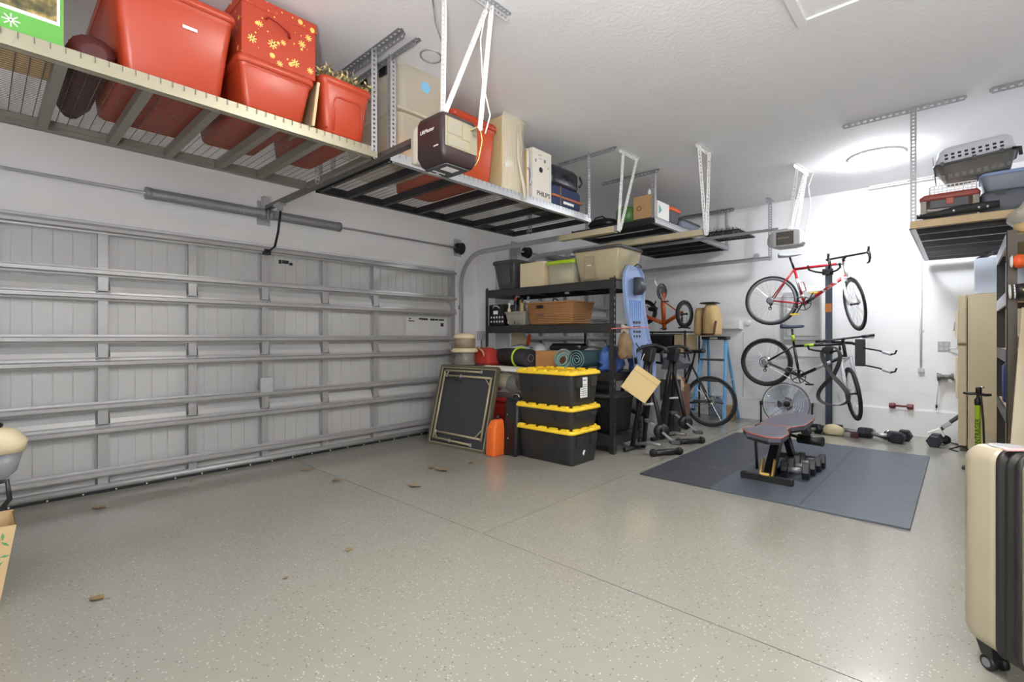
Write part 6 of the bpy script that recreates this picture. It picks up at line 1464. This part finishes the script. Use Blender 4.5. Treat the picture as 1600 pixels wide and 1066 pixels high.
# suitcase
def suitcase():
    t = thing('suitcase', 'champagne hard shell suitcase with black zip bands standing at the right', 'suitcase', (0, 0, 0))
    # local frame: w runs along the depth of the case, l along its width, rotated to the room below
    sh = mat('champagne_shell', (186, 176, 150), .3, noise=.01, metal=.15, coat=.3); bk = mat('zip_black', (34, 33, 31), .5)
    H0, H1 = .085, .825; L = .50
    def shell(d0, d1, nm, inward):
        rings = []
        for k in range(7):
            f = k/6; d = d0+(d1-d0)*f; e_ = 1-f if not inward else f; g = .045*(1-math.sqrt(max(0, 1-e_**8))) if False else (.045*max(0, (f-.55)/.45)**2 if True else 0)
            w_, h = L-2*g, H1-H0-2*g; pts = rr(L/2, (H0+H1)/2, w_, h, .055-min(.02, g*.4), 0, 6)
            rings.append([(p[0], d, p[1]) for p in pts])
        return MB().loft(rings).build(nm, sh, t)
    shell(.165, 0, 'rear_shell', False); shell(.255, .42, 'front_shell', False)
    rings = []
    prof = [(.165, 0), (.17, -.006), (.185, -.006), (.19, .003), (.20, .003), (.206, -.005), (.216, -.005), (.222, .003), (.232, .003), (.238, -.006), (.25, -.006), (.255, 0)]
    for d, g in prof: rings.append([(p[0], d, p[1]) for p in rr(L/2, (H0+H1)/2, L-2*g, H1-H0-2*g, .055, 0, 6)])
    MB().loft(rings).build('zip_band', bk, t)
    for d in (.10, .34):
        for x in (.06, L-.06):
            o = MB().loft([[(x+sx*.045, d+sy*.035, .12) for sx, sy in ((-1,-1),(1,-1),(1,1),(-1,1))], [(x+sx*.03, d+sy*.022, .05) for sx, sy in ((-1,-1),(1,-1),(1,1),(-1,1))]], smooth=False).build('caster_housing', 'black', t)
            for q in (-.022, .022):
                MB().lathe([(.012, -.009), (.027, -.008), (.027, .008), (.012, .009)], (x+q, d, .027), (1,0,0), 16).build('wheel', 'black', t)
                MB().lathe([(.001, 0), (.016, 0), (.016, .003)], (x+q+(-.009 if q < 0 else .009), d, .027), (-1 if q < 0 else 1,0,0), 10).build('wheel_cap', 'grey', t)
    MB().lathe([(.001, 0), (.05, 0), (.052, .003), (.045, .004)], (.09, .115, H1-.002), (0,0,1), 24).build('round_badge', mat('silver_badge', (196, 198, 202), .35, metal=.4), t)
    MB().tube([(.12, .21, H1), (.13, .21, H1+.025), (.30, .21, H1+.025), (.31, .21, H1)], .01, 8).build('carry_handle', 'black', t)
    MB().bar((.0, .195, H1+.006), (.13, .225, H1+.012), .03, .004).build('luggage_tag', mat('pink_tag', (226, 170, 170), .6), t)
    # rear of the case at forward distance 1.885, side at lateral 1.69
    s_, c_ = math.sin(math.atan(703/765)), math.cos(math.atan(703/765))
    fw, lat = 1.90, 1.715
    t.location = (-s_*fw+c_*lat, c_*fw+s_*lat, 0)
    t.rotation_euler = (0, 0, math.atan2(s_, c_)+PI) if False else (0, 0, 0)
    # local x -> room lateral direction, local y -> towards the camera
    ang = math.atan2(s_, c_); t.scale = (1, 1, 1)
    t.rotation_euler = (0, 0, ang); 
    for ch in t.children:
        for v in ch.data.vertices: v.co.y = -v.co.y
        ch.data.flip_normals()
suitcase()

# ============================================================ left edge: bag and upright cleaner
t = thing('paper_bag', 'brown paper bag printed with green leaves at the left edge', 'bag', (-3.4, -.12, 0))
kr = mat('printed_kraft', (206, 178, 132), .85, noise=.05)
R_ = [[(-3.45, -.30, 0), (-3.20, -.30, 0), (-3.20, .06, 0), (-3.45, .06, 0)], [(-3.46, -.33, .38), (-3.17, -.33, .38), (-3.17, .115, .37), (-3.46, .115, .37)]]
MB().loft(R_, True, False, False).build('bag', kr, t)
MB().loft([[(-3.455, -.325, .38), (-3.175, -.325, .38), (-3.175, .11, .37), (-3.455, .11, .37)], [(-3.44, -.29, .02), (-3.21, -.29, .02), (-3.21, .05, .02), (-3.44, .05, .02)]], False, True, False).build('bag_lining', 'kraft', t)
gp = mat('leaf_print', (96, 150, 96), .7); mb = MB(); random.seed(21)
for i in range(26):
    y, z = random.uniform(-.2, .08), random.uniform(.12, .35); xx = -3.20+.03*z/.38+.002; a = random.uniform(0, 6.3); d = V((0, math.cos(a), math.sin(a)))*.018; q_ = V((0, -math.sin(a), math.cos(a)))*.006
    p = V((xx, y, z)); mb.add([p-d, p+q_, p+d, p-q_], [(0, 1, 2, 3)])
mb.build('leaf_print', gp, t, kind='stuff')
t = thing('upright_vacuum', 'cream and grey upright vacuum cleaner behind the paper bag', 'vacuum cleaner', (-3.8, .0, 0))
MB().loft([rr(-3.82, -.10, .26, .30, .05, .02), rr(-3.82, -.10, .28, .32, .06, .08), rr(-3.82, -.10, .2, .22, .06, .16)]).build('base', 'dgrey', t)
MB().tube([(-3.82, -.02, .12), (-3.82, .0, .40)], .05, 12).build('column', 'kraft', t)
MB().loft([rr(-3.82, -.02, .14, .20, .05, .44), rr(-3.82, -.0, .16, .28, .06, .50), rr(-3.82, .0, .17, .33, .07, .60)]).build('dust_cup', mat_clear('dust_cup', (150, 154, 160), .7), t)
MB().loft([rr(-3.82, .0, .18, .34, .07, .60), rr(-3.82, .0, .20, .37, .08, .66), rr(-3.82, -.02, .18, .32, .08, .72), rr(-3.82, -.03, .10, .2, .05, .745)]).build('hood', 'cream', t)
MB().ball((-3.80, .03, .75), (.04, .06, .025), 12, 8).build('black_knob', 'black', t)
MB().tube([(-3.76, .02, .44), (-3.74, .10, .46), (-3.74, .11, .36), (-3.75, .06, .28), (-3.76, .03, .18)], .012, 8).build('hose', 'black', t)
MB().ball((-3.74, .02, .54), (.03, .05, .03), 10, 6).build('latch', 'black', t)

# ============================================================ dry leaves blown onto the floor
lm = mat('dry_leaf', (134, 116, 82), .8, noise=.15, ns=40)
random.seed(3)
for (x, y, lab, s_) in ((-4.43, 2.04, 'brown dry leaf near the door on the joint line', .10), (-3.91, 2.05, 'pale dry leaf lying on the floor joint', .09), (-2.59, 1.435, 'small tan dry leaf alone in middle of the floor', .05), (-2.97, .37, 'dark brown leaf nearest to the paper bag', .07),
    (-4.53, .58, 'brown leaf close to the garage door at left', .09), (-3.29, 2.41, 'curled dry leaf before the folded table', .10), (-3.51, 2.87, 'largest brown curled leaf before the folded table', .13), (-3.65, 2.85, 'dark leaf touching the largest curled leaf', .08), (-3.51, 3.24, 'small dark leaf at the orange can foot', .07), (-2.52, 1.05, 'tiny dark speck of leaf in the near floor', .03), (-4.82, 1.22, 'dry leaf against the bottom of the door', .05)):
    t = thing('dry_leaf', lab, 'leaf', (x, y, 0)); a = random.uniform(0, 6.3); n_ = 9; vs = []
    for i in range(n_):
        f = i/(n_-1); w_ = s_*.32*math.sin(PI*min(.98, f+.02))*(1+.35*(i % 2)); l = s_*(f-.5)
        for k in (-1, 0, 1): vs.append((x+l*math.cos(a)-k*w_*math.sin(a), y+l*math.sin(a)+k*w_*math.cos(a), .004+abs(k)*s_*.09*(1-abs(f-.5))+.003*(i % 2)))
    fs = [(i*3+k, i*3+k+1, i*3+k+4, i*3+k+3) for i in range(n_-1) for k in range(2)]
    MB().add(vs, fs, True).build('blade', lm, t)
    MB().tube([(x-s_*.5*math.cos(a), y-s_*.5*math.sin(a), .004), (x-s_*.8*math.cos(a), y-s_*.8*math.sin(a)+.01, .006)], .0015, 4).build('stalk', lm, t)
